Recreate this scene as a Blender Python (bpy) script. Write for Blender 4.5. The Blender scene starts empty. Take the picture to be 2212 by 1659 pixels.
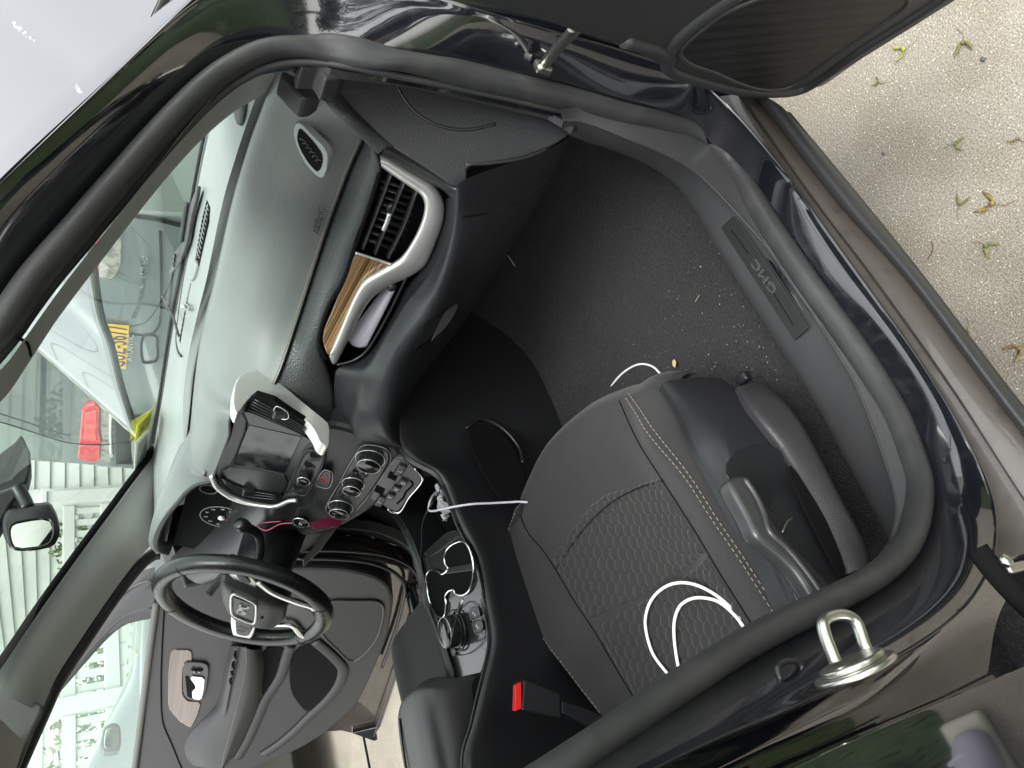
import bpy, bmesh, math, random
import numpy as np
from mathutils import Vector, Matrix
random.seed(7)
S = bpy.context.scene
COL = S.collection
# ------------------------------------------------------------------ camera
W0, H0, FPX = 2212.0, 1659.0, 1573.87
CAM = np.array((-.5468, -1.198, 1.3355))
YAW, PITCH, ROLL = [math.radians(v) for v in (53.9295, 32.011, .5564)]
_f = np.array([math.cos(YAW)*math.cos(PITCH), math.sin(YAW)*math.cos(PITCH), -math.sin(PITCH)])
_r = np.array([math.sin(YAW), -math.cos(YAW), 0.]); _u = np.cross(_r, _f)
_R = math.cos(ROLL)*_r + math.sin(ROLL)*_u; _U = -math.sin(ROLL)*_r + math.cos(ROLL)*_u
cd = bpy.data.cameras.new('camera'); co = bpy.data.objects.new('camera', cd); COL.objects.link(co)
bx_, by_, bz_ = -_U, _R, -_f          # the phone was held sideways: picture up = car forward
co.matrix_world = Matrix(((bx_[0], by_[0], bz_[0], CAM[0]), (bx_[1], by_[1], bz_[1], CAM[1]), (bx_[2], by_[2], bz_[2], CAM[2]), (0, 0, 0, 1)))
cd.sensor_width = 36; cd.lens = FPX/W0*36; cd.clip_start = .02; cd.clip_end = 400
S.camera = co
# ------------------------------------------------------------------ light
wd = bpy.data.worlds.new('World'); S.world = wd; wd.use_nodes = True
nt = wd.node_tree; bg = nt.nodes['Background']; sky = nt.nodes.new('ShaderNodeTexSky')
sky.sky_type = 'NISHITA'; sky.sun_disc = False
SUN_EL, SUN_AZ = math.radians(60), math.radians(215)
sky.sun_elevation = SUN_EL; sky.sun_rotation = SUN_AZ
sky.air_density = 2.2; sky.dust_density = 2.0; sky.ozone_density = .3
hs_ = nt.nodes.new('ShaderNodeHueSaturation'); hs_.inputs['Saturation'].default_value = .12
nt.links.new(sky.outputs[0], hs_.inputs['Color']); nt.links.new(hs_.outputs[0], bg.inputs[0]); bg.inputs[1].default_value = .15
sl = bpy.data.lights.new('sun', 'SUN'); so = bpy.data.objects.new('sun', sl); COL.objects.link(so)
sl.energy = 1.0; sl.angle = math.radians(25); sl.color = (1, .985, .96)
# direction towards the sun (blender sky: rotation clockwise from +Y)
sd = Vector((math.sin(SUN_AZ)*math.cos(SUN_EL), math.cos(SUN_AZ)*math.cos(SUN_EL), math.sin(SUN_EL)))
so.rotation_euler = sd.to_track_quat('Z', 'Y').to_euler()
S.view_settings.view_transform = 'Standard'; S.view_settings.look = 'None'
S.view_settings.gamma = 1; S.view_settings.exposure = 1.9
# ------------------------------------------------------------------ helpers
def ray(px, py):
    U = H0-py
    return _f + _R*(U-H0/2)/FPX - _U*(px-W0/2)/FPX
def P(t):
    """(px,py,axis,value): point of the photograph's ray on a plane; 3-tuples are plain positions"""
    if len(t) == 3: return np.array(t, float)
    px, py, a, v = t
    d = ray(px, py)
    if isinstance(a, str):
        i = 'xyz'.index(a); return CAM + (v-CAM[i])/d[i]*d
    n = np.array(a, float); return CAM + (v-n@CAM)/(n@d)*d
def catidx(pts, n):
    p = np.asarray(pts, float); q = np.vstack([2*p[0]-p[1], p, 2*p[-1]-p[-2]]); out = []
    for t in np.linspace(0, len(p)-1, n):
        i = min(int(t), len(p)-2); s = t-i; a, b, c, d = q[i:i+4]
        out.append(.5*((2*b)+(-a+c)*s+(2*a-5*b+4*c-d)*s*s+(-a+3*b-3*c+d)*s**3))
    return np.array(out)
def push(t, d):
    p = P(t); v = p-CAM; return tuple(p+v/np.linalg.norm(v)*d)
def on(pts, a, v): return [(x, y, a, v) for x, y in pts]
def P3(l): return np.array([P(t) for t in l])
def plane3(a, b, c):
    a, b, c = P(a), P(b), P(c); n = np.cross(b-a, c-a); n /= np.linalg.norm(n); return tuple(n), float(n@a)
def cat(pts, n, closed=False):
    p = np.asarray(pts, float)
    if closed: p = np.vstack([p, p[:1]])
    if len(p) == 2:
        t = np.linspace(0, 1, n)[:, None]; return p[0]*(1-t)+p[1]*t
    d = np.r_[0, np.cumsum(np.linalg.norm(np.diff(p, axis=0), axis=1)+1e-9)]; d /= d[-1]
    if closed: q = np.vstack([p[-2], p, p[1]]); dd = np.r_[d[0]-(d[-1]-d[-2]), d, d[-1]+d[1]]
    else: q = np.vstack([2*p[0]-p[1], p, 2*p[-1]-p[-2]]); dd = np.r_[-d[1], d, 2-d[-2]]
    out = []
    for t in np.linspace(0, 1, n):
        i = min(max(np.searchsorted(d, t, 'right')-1, 0), len(p)-2)
        t0, t1, t2, t3 = dd[i:i+4]; P0, P1, P2, P3_ = q[i:i+4]
        m1 = (P2-P0)/(t2-t0)*(t2-t1); m2 = (P3_-P1)/(t3-t1)*(t2-t1)
        s = (t-t1)/(t2-t1)
        out.append((2*s**3-3*s**2+1)*P1+(s**3-2*s**2+s)*m1+(-2*s**3+3*s**2)*P2+(s**3-s**2)*m2)
    return np.array(out)
def across(cs, m, lin=False):
    """cs: k x n x 3, interpolated between curves"""
    cs = np.array(cs); k, n = cs.shape[:2]; rows = []
    if lin:
        for i in range(k-1):
            for j in range(m): s = j/m; rows.append(cs[i]*(1-s)+cs[i+1]*s)
        rows.append(cs[-1]); return np.array(rows)
    q = np.concatenate([[2*cs[0]-cs[1]], cs, [2*cs[-1]-cs[-2]]])
    for i in range(k-1):
        a, b, c, d = q[i:i+4]
        for j in range(m):
            s = j/m; rows.append(.5*((2*b)+(-a+c)*s+(2*a-5*b+4*c-d)*s*s+(-a+3*b-3*c+d)*s**3))
    rows.append(cs[-1]); return np.array(rows)
def link(o, par, mat):
    COL.objects.link(o)
    if mat: o.data.materials.append(mat)
    if par is not None:
        o.parent = par
        if par.type == 'EMPTY': o.matrix_parent_inverse = Matrix.Translation(-Vector(par.location))
    return o
def mesh(name, V, F, mat, par, smooth=True, uvs=None):
    me = bpy.data.meshes.new(name); me.from_pydata([tuple(map(float, v)) for v in V], [], F)
    me.validate(); me.update()
    bm = bmesh.new(); bm.from_mesh(me); bmesh.ops.recalc_face_normals(bm, faces=bm.faces); bm.to_mesh(me); bm.free()
    if smooth:
        for p in me.polygons: p.use_smooth = True
    return link(bpy.data.objects.new(name, me), par, mat)
def gridf(r, c, closed=False):
    return [(i*c+j, i*c+(j+1) % c, (i+1)*c+(j+1) % c, (i+1)*c+j) for i in range(r-1) for j in range(c if closed else c-1)]
def loft(name, curves, mat, par, n=40, m=6, lin=False, thick=0, disp=None):
    cs = [cat(P3(c), n) for c in curves]; G = across(cs, m, lin)
    if disp is not None: G = disp(G)
    V = G.reshape(-1, 3); o = mesh(name, V, gridf(G.shape[0], n), mat, par)
    if thick:
        md = o.modifiers.new('s', 'SOLIDIFY'); md.thickness = thick; md.offset = 0
    return o
def chaikin(p, k, closed=True):
    p = np.asarray(p, float)
    for _ in range(k):
        a = p; b = np.roll(p, -1, 0) if closed else p[1:]
        if not closed: a = p[:-1]
        q = np.empty((2*len(a), p.shape[1])); q[0::2] = .8*a+.2*b; q[1::2] = .2*a+.8*b
        p = q if closed else np.vstack([p[:1], q, p[-1:]])
    return p
def plate(name, pts, mat, par, th=.004, k=2, bev=.0012, away=True, vec=None, smooth=False):
    """outlined solid plate; th extruded along its normal away from the camera"""
    p = P3(pts); p = chaikin(p, k) if k else p
    n = np.zeros(3)
    for i in range(len(p)): n += np.cross(p[i]-p[0], p[(i+1) % len(p)]-p[0])
    n /= np.linalg.norm(n)
    if n@(p.mean(0)-CAM) < 0: n = -n
    if vec is not None: n = np.array(vec, float); th = 1
    N = len(p); V = np.vstack([p, p+n*th*(1 if away else -1)])
    F = [tuple(range(N)), tuple(range(2*N-1, N-1, -1))]+[(i, (i+1) % N, N+(i+1) % N, N+i) for i in range(N)]
    o = mesh(name, V, F, mat, par, smooth)
    if bev:
        md = o.modifiers.new('b', 'BEVEL'); md.width = bev; md.segments = 2; md.limit_method = 'ANGLE'; md.angle_limit = math.radians(40)
    return o
def lift(pts, d):
    """move a traced outline d metres towards the camera"""
    out = []
    for t in pts:
        p = P(t); v = CAM-p; out.append(tuple(p+v/np.linalg.norm(v)*d))
    return out
def frames(c, closed=False, ref=(0, 0, 1)):
    n = len(c); T = np.gradient(c, axis=0) if not closed else np.roll(c, -1, 0)-np.roll(c, 1, 0)
    T /= np.linalg.norm(T, axis=1)[:, None]+1e-12
    N = np.cross(T, np.array(ref, float)); N /= np.linalg.norm(N, axis=1)[:, None]+1e-9
    for i in range(1, n):
        if N[i]@N[i-1] < 0: N[i] = -N[i]
    B = np.cross(T, N); return T, N, B
def tube(name, pts, r, mat, par, n=60, seg=10, closed=False, r2=None, ref=(0, 0, 1), caps=True, rad=None):
    c = cat(P3(pts), n, closed)
    if closed: c = c[:-1]; n -= 1
    T, N, B = frames(c, closed, ref); r2 = r2 or r; V = []
    for i in range(n):
        f = rad(i/(n-1)) if rad else 1
        for j in range(seg):
            a = 2*math.pi*j/seg; V.append(c[i]+N[i]*math.cos(a)*r*f+B[i]*math.sin(a)*r2*f)
    F = []
    for i in range(n if closed else n-1):
        for j in range(seg):
            F.append((i*seg+j, i*seg+(j+1) % seg, ((i+1) % n)*seg+(j+1) % seg, ((i+1) % n)*seg+j))
    if not closed and caps: F += [tuple(range(seg)), tuple(range((n-1)*seg, n*seg))]
    return mesh(name, V, F, mat, par)
def box(name, c, s, mat, par, rot=None, bev=.003, segs=2):
    """box centred at c, size s, rot 3x3 (columns = axes)"""
    R = np.eye(3) if rot is None else np.array(rot, float).T
    V = [np.array(c, float)+R@(np.array([x, y, z])*np.array(s)/2) for x in (-1, 1) for y in (-1, 1) for z in (-1, 1)]
    F = [(0, 1, 3, 2), (4, 6, 7, 5), (0, 4, 5, 1), (2, 3, 7, 6), (0, 2, 6, 4), (1, 5, 7, 3)]
    o = mesh(name, V, F, mat, par, False)
    if bev:
        md = o.modifiers.new('b', 'BEVEL'); md.width = bev; md.segments = segs; md.limit_method = 'ANGLE'
        for p in o.data.polygons: p.use_smooth = True
        o.modifiers.new('w', 'WEIGHTED_NORMAL')
    return o
def lathe(name, c, axis, prof, mat, par, seg=40, sx=1):
    """prof: (radius, height along axis)"""
    ax = Vector(axis).normalized(); q = Vector((0, 0, 1)).rotation_difference(ax); V = []
    for r, h in prof:
        for j in range(seg):
            a = 2*math.pi*j/seg; V.append(np.array(c)+np.array(q @ Vector((r*math.cos(a), r*math.sin(a)*sx, h))))
    F = gridf(len(prof), seg, True); F += [tuple(range(seg)), tuple(range((len(prof)-1)*seg, len(prof)*seg))]
    o = mesh(name, V, F, mat, par); return o
def text(name, s, c, xd, ud, h, mat, par, ext=.0004, width=None, bold=0):
    cu = bpy.data.curves.new(name, 'FONT'); cu.body = s; cu.extrude = .02; cu.offset = bold; cu.resolution_u = 2
    t = bpy.data.objects.new(name, cu); COL.objects.link(t)
    dg = bpy.context.evaluated_depsgraph_get(); me = bpy.data.meshes.new_from_object(t.evaluated_get(dg))
    COL.objects.unlink(t); bpy.data.objects.remove(t)
    V = np.array([v.co[:] for v in me.vertices]); lo, hi = V.min(0), V.max(0); V = (V-(lo+hi)/2)
    sy = h/(hi[1]-lo[1]); sx = sy if width is None else width/(hi[0]-lo[0])
    xd = np.array(xd, float); xd /= np.linalg.norm(xd); ud = np.array(ud, float); ud -= xd*(xd@ud); ud /= np.linalg.norm(ud); nd = np.cross(xd, ud)
    c = np.array(c, float)
    for v, q in zip(me.vertices, V): v.co = tuple(c+xd*q[0]*sx+ud*q[1]*sy+nd*(q[2]/.02*ext))
    o = bpy.data.objects.new(name, me); return link(o, par, mat)
def empty(name, loc, label, cat_, group=None):
    o = bpy.data.objects.new(name, None); o.location = loc; o.empty_display_size = .1; COL.objects.link(o)
    return tag(o, label, cat_, group)
def tag(o, label=None, cat_=None, group=None, kind=None):
    if label: o['label'] = label
    if cat_: o['category'] = cat_
    if group: o['group'] = group
    if kind: o['kind'] = kind
    return o
# ------------------------------------------------------------------ materials
def mk(name, col, rough=.5, metal=0, bump=None, var=None, coat=0, spec=.5, aniso=0, sheen=0, cn=None, specks=None, dust=None):
    """bump=(scale,strength,distance); var=(scale,other colour,lo,hi); specks=(scale,colour,threshold)"""
    m = bpy.data.materials.new(name); m.use_nodes = True; N = m.node_tree.nodes; L = m.node_tree.links
    b = N['Principled BSDF']; b.inputs['Base Color'].default_value = (*col, 1); b.inputs['Roughness'].default_value = rough
    b.inputs['Metallic'].default_value = metal; b.inputs['Specular IOR Level'].default_value = spec
    b.inputs['Coat Weight'].default_value = coat; b.inputs['Coat Roughness'].default_value = .03; b.inputs['Coat IOR'].default_value = 1.75 if coat else 1.5
    b.inputs['Sheen Weight'].default_value = sheen
    tc = N.new('ShaderNodeTexCoord'); src = None
    def noise(sc, det=3):
        t = N.new('ShaderNodeTexNoise'); t.inputs['Scale'].default_value = sc; t.inputs['Detail'].default_value = det
        L.new(tc.outputs['Object'], t.inputs['Vector']); return t
    def ramp(inp, a, b_, c0, c1):
        r = N.new('ShaderNodeValToRGB'); r.color_ramp.elements[0].position = a; r.color_ramp.elements[1].position = b_
        r.color_ramp.elements[0].color = c0; r.color_ramp.elements[1].color = c1; L.new(inp, r.inputs[0]); return r
    def mix(fac, a, b_):
        x = N.new('ShaderNodeMix'); x.data_type = 'RGBA'; L.new(fac, x.inputs[0])
        if isinstance(a, tuple): x.inputs[6].default_value = a
        else: L.new(a, x.inputs[6])
        x.inputs[7].default_value = b_; return x.outputs[2]
    cur = (*col, 1)
    if var:
        t = noise(var[0], 5); r = ramp(t.outputs[0], var[2], var[3], (0, 0, 0, 1), (1, 1, 1, 1)); cur = mix(r.outputs[0], cur, (*var[1], 1))
    if specks:
        for sc, c2, th in (specks if isinstance(specks, list) else [specks]):
            v = N.new('ShaderNodeTexVoronoi'); v.inputs['Scale'].default_value = sc; L.new(tc.outputs['Object'], v.inputs['Vector'])
            r = ramp(v.outputs['Distance'], th*.8, th, (1, 1, 1, 1), (0, 0, 0, 1)); cur = mix(r.outputs[0], cur, (*c2, 1))
    if not isinstance(cur, tuple): L.new(cur, b.inputs['Base Color'])
    if dust:
        t = noise(dust[0], 6); r = ramp(t.outputs[0], dust[1], dust[2], (rough,)*3+(1,), (dust[3],)*3+(1,)); L.new(r.outputs[0], b.inputs['Roughness'])
    if bump:
        bs = bump if isinstance(bump, list) else [bump]; prev = None
        for kind_sc, st, di in bs:
            if isinstance(kind_sc, tuple):
                t = N.new('ShaderNodeTexVoronoi'); t.inputs['Scale'].default_value = kind_sc[0]; L.new(tc.outputs['Object'], t.inputs['Vector']); o_ = t.outputs['Distance']
            else: o_ = noise(kind_sc).outputs[0]
            bp = N.new('ShaderNodeBump'); bp.inputs['Strength'].default_value = st; bp.inputs['Distance'].default_value = di
            L.new(o_, bp.inputs['Height'])
            if prev: L.new(prev, bp.inputs['Normal'])
            prev = bp.outputs[0]
        L.new(prev, b.inputs['Normal'])
    return m
M = {}
M['paint'] = mk('black_paint', (.005, .0056, .008), .06, 0, (3, .02, .01), None, 1, dust=(35, .7, .9, .10))
M['jamb'] = mk('jamb_paint', (.006, .0066, .009), .10, 0, (5, .015, .01), (45, (.030, .028, .026), .62, .85), .8, dust=(60, .5, .8, .3))
M['jambtan'] = mk('tan_dust_reflection', (.062, .055, .046), .45, 0, (60, .2, .003), (25, (.02, .018, .016), .55, .8), .3)  # tan mixes dust with the ground's reflection, painted into the colour
M['rubber'] = mk('rubber_seal', (.030, .031, .032), .38, 0, (500, .12, .001), (18, (.05, .05, .048), .5, .9), 0, dust=(60, .4, .7, .6))
M['plastic'] = mk('black_grained_plastic', (.0155, .016, .018), .40, 0, [((480,), .22, .0010), (1500, .15, .0005)], None)
M['plastic2'] = mk('charcoal_grained_plastic', (.030, .030, .032), .44, 0, [((420,), .3, .001)], None)
M['smooth'] = mk('satin_black_plastic', (.014, .0145, .016), .3, 0, (900, .05, .0005))
M['gloss'] = mk('gloss_black_plastic', (.005, .006, .007), .06, 0, (4, .03, .01))
M['dash'] = mk('dash_vinyl_glare', (.125, .134, .131), .43, 0, [((420,), .22, .0010)], (5, (.15, .16, .156), .4, .8), 0, .7)  # base colour lifted to paint in glare from the windshield
M['shelf'] = mk('dash_upper_glare', (.20, .215, .21), .44, 0, (700, .2, .0008), (12, (.23, .245, .24), .45, .8), 0, .8)  # paler than the pad: stronger windshield glare put into the colour
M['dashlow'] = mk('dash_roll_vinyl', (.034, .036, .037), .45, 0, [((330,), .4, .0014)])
M['silltrim'] = mk('sill_trim_plastic', (.040, .041, .043), .5, 0, [((420,), .25, .001)], (6, (.055, .055, .056), .4, .8))
M['silver'] = mk('brushed_silver_trim', (.76, .76, .74), .32, .75, (260, .04, .001))
M['chrome'] = mk('chrome', (.85, .85, .85), .08, 1)
M['zinc'] = mk('zinc_plated_steel', (.58, .58, .54), .30, 1, (60, .15, .002))
M['fabric'] = mk('seat_cloth', (.0190, .0193, .0190), .85, 0, [(1100, .8, .0010), (18, .15, .006)], (700, (.028, .028, .0275), .4, .7), 0, .2, sheen=.12)
M['hex'] = mk('seat_insert_cloth', (.021, .0215, .021), .9, 0, [(900, .5, .0008)], (900, (.028, .028, .0275), .4, .7), 0, .2, sheen=.12)
M['carpet'] = mk('floor_carpet', (.0110, .0113, .012), .95, 0, [(450, 1.0, .006), (1500, .6, .002)], (260, (.030, .030, .0305), .42, .68), 0, .1, sheen=.12, specks=[(95, (.35, .33, .28), .022), (210, (.16, .15, .13), .05)])
M['white'] = mk('white_cable_jacket', (.72, .70, .76), .35)
M['paper'] = mk('paper', (.74, .72, .80), .7, 0, (120, .2, .002))
M['red'] = mk('red_plastic', (.75, .02, .02), .3)
M['maroon'] = mk('maroon_plastic', (.12, .005, .03), .5)
M['pink'] = mk('pink_cord', (.55, .12, .2), .6)
M['thread'] = mk('orange_stitch', (.20, .16, .12), .7)
M['threadw'] = mk('tan_stitch', (.27, .235, .18), .7)
M['greytrim'] = mk('grey_pillar_trim', (.31, .315, .30), .75, 0, (900, .15, .0006))
M['greytrim2'] = mk('grey_woven_trim', (.085, .082, .078), .85, 0, (700, .35, .0008))
M['icon'] = mk('white_print', (.62, .62, .62), .5)
M['icong'] = mk('grey_print', (.25, .25, .25), .5)
M['emboss'] = mk('embossed_grey', (.05, .055, .055), .5)
M['badge'] = mk('badge_plate', (.020, .021, .021), .4, 0, (600, .1, .0005))
M['leather'] = mk('armrest_vinyl', (.040, .040, .041), .36, 0, [((650,), .3, .0008)])
M['wleather'] = mk('wheel_leather', (.012, .013, .013), .26, 0, [((500,), .25, .0006)], dust=(20, .4, .7, .36))
M['dark'] = mk('dark_cavity', (.006, .006, .0065), .95, spec=.08)  # near-black paints shade into hollows; also used on seams and backing parts
M['jean'] = mk('denim', (.10, .17, .26), .9, 0, (600, .4, .001))
M['shoe'] = mk('lavender_shoe', (.55, .52, .62), .6, 0, (90, .3, .003))
M['sole'] = mk('cream_sole', (.62, .60, .50), .6)
M['skin'] = mk('skin', (.45, .27, .19), .5)
M['shirt'] = mk('dark_shirt', (.10, .11, .14), .9)
M['phone'] = mk('phone_body', (.02, .02, .022), .3)
def m_wood():
    m = mk('striped_wood_trim', (.2, .1, .05), .22, 0, None, None, .7); N = m.node_tree.nodes; L = m.node_tree.links; b = N['Principled BSDF']
    return m
def wood(name, direction, sc=160, cols=((.06, .03, .012), (.30, .18, .09))):
    """stripes that run along `direction`"""
    m = mk(name, (.2, .1, .05), .2, 0, None, None, .5); N = m.node_tree.nodes; L = m.node_tree.links; b = N['Principled BSDF']
    d = Vector(direction).normalized(); q = Vector((1, 0, 0)).rotation_difference(d).to_euler()
    tc = N.new('ShaderNodeTexCoord'); mp = N.new('ShaderNodeMapping'); mp.inputs['Rotation'].default_value = q; mp.vector_type = 'TEXTURE'; mp.inputs['Scale'].default_value = (1/2.0, 1/(sc*4.2), 1/(sc*4.2))
    no = N.new('ShaderNodeTexNoise'); no.inputs['Scale'].default_value = 1; no.inputs['Detail'].default_value = 2
    L.new(tc.outputs['Object'], mp.inputs[0]); L.new(mp.outputs[0], no.inputs['Vector'])
    r = N.new('ShaderNodeValToRGB'); e = r.color_ramp.elements; e[0].position = .38; e[0].color = (*cols[0], 1); e[1].position = .62; e[1].color = (*cols[1], 1)
    L.new(no.outputs[0], r.inputs[0]); L.new(r.outputs[0], b.inputs['Base Color']); return m
def glass(name, tint, rough=0.0, f0=1.0):
    m = bpy.data.materials.new(name); m.use_nodes = True; N = m.node_tree.nodes; L = m.node_tree.links
    N.remove(N['Principled BSDF']); t = N.new('ShaderNodeBsdfTransparent'); t.inputs[0].default_value = (*tint, 1)
    g = N.new('ShaderNodeBsdfGlossy'); g.inputs['Roughness'].default_value = rough; fr = N.new('ShaderNodeFresnel'); fr.inputs[0].default_value = 1.5
    x = N.new('ShaderNodeMixShader'); ge = N.new('ShaderNodeNewGeometry'); mr = N.new('ShaderNodeMapRange'); mr.inputs['To Min'].default_value = 1.5; mr.inputs['To Max'].default_value = 1/1.5
    L.new(ge.outputs['Backfacing'], mr.inputs[0]); L.new(mr.outputs[0], fr.inputs[0]); L.new(fr.outputs[0], x.inputs[0]); L.new(t.outputs[0], x.inputs[1]); L.new(g.outputs[0], x.inputs[2])
    L.new(x.outputs[0], N['Material Output'].inputs[0]); return m
M['glass'] = glass('windshield_glass', (.80, .90, .84))
M['doorglass'] = glass('door_glass', (.82, .92, .87))
M['mirror'] = mk('mirror_glass', (.75, .80, .78), .02, 1)
M['screen'] = mk('screen_glass', (.006, .007, .008), .08, 0, (40, .02, .002), dust=(30, .45, .7, .25))
# ================================================================== SUV BODY
suv = empty('suv', (0, 0, 0), 'black SUV seen through its open front passenger door, grey cloth interior and raised hood', 'car')
def Yp(x, y, Y): return (x, y, 'y', Y)
# rubber seal round the passenger door opening
seal_px = [(-90, 800, -.655), (0, 707, -.67), (75, 600, -.68), (166, 494, -.69), (260, 384, -.70), (360, 270, -.715), (463, 170, -.73), (540, 122, -.745), (610, 103, -.755), (700, 103, -.765),
 (780, 115, -.775), (933, 145, -.78), (1080, 178, -.78), (1230, 214, -.78), (1350, 247, -.78), (1440, 268, -.78), (1528, 299, -.78), (1588, 366, -.78), (1632, 439, -.78), (1681, 516, -.78), (1752, 620, -.78),
 (1820, 714, -.78), (1880, 803, -.78), (1930, 890, -.78), (1968, 985, -.78), (1985, 1050, -.78), (1978, 1125, -.78), (1950, 1190, -.78), (1890, 1245, -.78), (1770, 1310, -.78), (1638, 1376, -.78), (1500, 1463, -.78), (1371, 1553, -.78), (1190, 1680, -.78), (1050, 1780, -.775)]
sealp = [Yp(*t) for t in seal_px]
frame = None
c1_px = [(-190, 600), (-110, 515), (-30, 430), (60, 342), (150, 260), (250, 168), (355, 72), (432, 0), (540, -60), (700, -80), (830, -40), (980, 12), (1110, 50), (1250, 86), (1380, 124), (1480, 158), (1565, 215), (1640, 308), (1700, 388), (1765, 478), (1852, 600), (1932, 708), (1995, 800), (2063, 912), (2118, 1015), (2148, 1100), (2152, 1190), (2115, 1268), (2055, 1346), (1930, 1418), (1808, 1479), (1660, 1545), (1520, 1600), (1330, 1700), (1180, 1790)]
c1_y = [-.70, -.715, -.73, -.735, -.742, -.752, -.762, -.77, -.79, -.81, -.83, -.85, -.85, -.85, -.85, -.85, -.845, -.84, -.835, -.83, -.83, -.83, -.83, -.83, -.832, -.835, -.84, -.845, -.85, -.85, -.85, -.85, -.85, -.85, -.845]
sc_ = catidx(P3(sealp), 240); c1m = catidx(P3([(a, b, 'y', y) for (a, b), y in zip(c1_px, c1_y)]), 240)
def smth(A, w):
    k = np.hanning(w+2)[1:-1]; k /= k.sum(); B_ = np.array([np.convolve(np.pad(A[:, q], w//2, 'reflect', reflect_type='odd'), k, 'valid') for q in range(3)]).T; return B_
c1m = smth(c1m, 25); sc_ = smth(sc_, 11)
inner = sc_.copy(); inner[:, 1] += .03
rows = [inner+(sc_-c1m)*.05, sc_*1.0]
mid1 = sc_*.88+c1m*.12; mid1[:, 1] += .022
mid2 = sc_*.6+c1m*.4; mid2[:, 1] += .006
mid3 = sc_*.25+c1m*.75; mid3[:, 1] -= .004
rows = [inner, mid1, mid2, mid3, c1m]
G = across(rows, 4)
body = mesh('body_frame', G.reshape(-1, 3), gridf(G.shape[0], 240), M['jamb'], suv)
seal = tube('door_seal', sealp, .0168, M['rubber'], body, n=200, seg=14, r2=.012)
lipc = sc_.copy(); lipc[:, 1] += .006; inw = (sc_-c1m); inw /= np.linalg.norm(inw, axis=1)[:, None]
lip = [tuple(v) for v in (lipc+inw*.012)]
tube('seal_lip', lip[::4], .0045, M['rubber'], body, n=200, seg=8)
# outer flange past c1 : thin dusty edge that rounds outward and back
fl = []
outw = -inw
e0 = c1m.copy(); e1 = c1m+outw*.003; e1[:, 1] -= .001; e2 = c1m+outw*.005; e2[:, 1] += .003; e3 = c1m+outw*.0055; e3[:, 1] += .007
G = across([e0, e1, e2, e3], 3)
mesh('door_flange', G.reshape(-1, 3), gridf(G.shape[0], 240), M['jamb'], body)
# A pillar outer skin that catches the sky, runs up from the fender
pil0 = [Yp(-150, 560, -.70), Yp(0, 400, -.73), Yp(220, 194, -.75), Yp(432, -4, -.77), Yp(640, -190, -.80)]
pil1 = [Yp(-150, 535, -.695), Yp(0, 385, -.722), Yp(215, 180, -.742), Yp(424, -20, -.762), Yp(615, -182, -.79)]
pil2 = [(-150, 455, 'y', -.57), (0, 315, 'y', -.60), (200, 140, 'y', -.62), (380, -10, 'y', -.65), (500, -130, 'y', -.69)]
pil3 = [(-140, 455, 'y', -.52), (10, 320, 'y', -.55), (205, 152, 'y', -.57), (385, 2, 'y', -.60), (505, -118, 'y', -.64)]
loft('pillar_skin', [pil0, pil1, pil2, pil3], M['paint'], body, 40, 6)
# striker

stp = plane3((1839, 1384, 'y', -.82), (1900, 1440, 'y', -.82), (1800, 1440, 'y', -.82))
# washer stack lies on the pillar face, loop stands out from it
t0, t1 = P((1766, 1466, 'y', -.885)), P((1930, 1410, 'y', -.885)); axw = (t1-t0); wl = np.linalg.norm(axw); axw /= wl; ctr = (t0+t1)/2
upw = np.cross(axw, [0, 1, 0]); upw *= np.sign(upw[0] or 1)
up_ = np.array([.93, -.10, .16])
def disc(name, c, ax, r, h, mat, par, seg=32): return lathe(name, c, ax, [(r*.92, 0), (r, h*.15), (r, h*.8), (r*.9, h)], mat, par, seg)
vup = up_/np.linalg.norm(up_)
ctr = ctr+np.array([.004, 0, .004])
strk = disc('striker_base', ctr-vup*.008, vup, wl*.33, .004, M['zinc'], body)
disc('striker_collar', ctr-vup*.004, vup, wl*.26, .004, M['zinc'], body)
lp = on([(1805, 1432), (1782, 1372), (1778, 1345), (1800, 1330), (1830, 1330), (1850, 1346), (1868, 1395), (1880, 1418)], 'y', -.882)
tube('striker_loop', lp, .0036, M['zinc'], body, n=60, seg=12, ref=(0, 1, 0), r2=.0042)
# small rectangular bumper pad on the pillar
hb = [(1681, 1440), (1700, 1428), (1725, 1432), (1738, 1450), (1735, 1468), (1718, 1478), (1698, 1480), (1684, 1462)]
tube('jamb_plug', on(hb, 'y', -.826), .0022, M['smooth'], body, n=50, seg=8, closed=True, ref=(0, 1, 0))
# check strap
cs0, cs1 = P((1172, 146, 'y', -.815)), P((1245, 62, 'y', -.93))
tube('check_strap', [tuple(cs0), tuple(cs0*.5+cs1*.5+np.array([0, 0, .002])), tuple(cs1)], .0035, M['zinc'], body, n=20, seg=8, r2=.008, ref=(0, 0, 1))
box('strap_bracket', cs0, (.018, .012, .022), M['zinc'], body, bev=.003)
lathe('strap_bolt', P((1168, 150, 'y', -.822)), (0.2, -1, .2), [(.006, 0), (.006, .005), (.003, .007)], M['zinc'], body, 12)
box('strap_clamp', P((1185, 128, 'y', -.83)), (.012, .016, .014), M['smooth'], body, bev=.003)
tube('bolt_tube', [P((1182, 112, 'y', -.825)), P((1195, 130, 'y', -.83))], .004, M['zinc'], body, n=4, seg=10)
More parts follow.
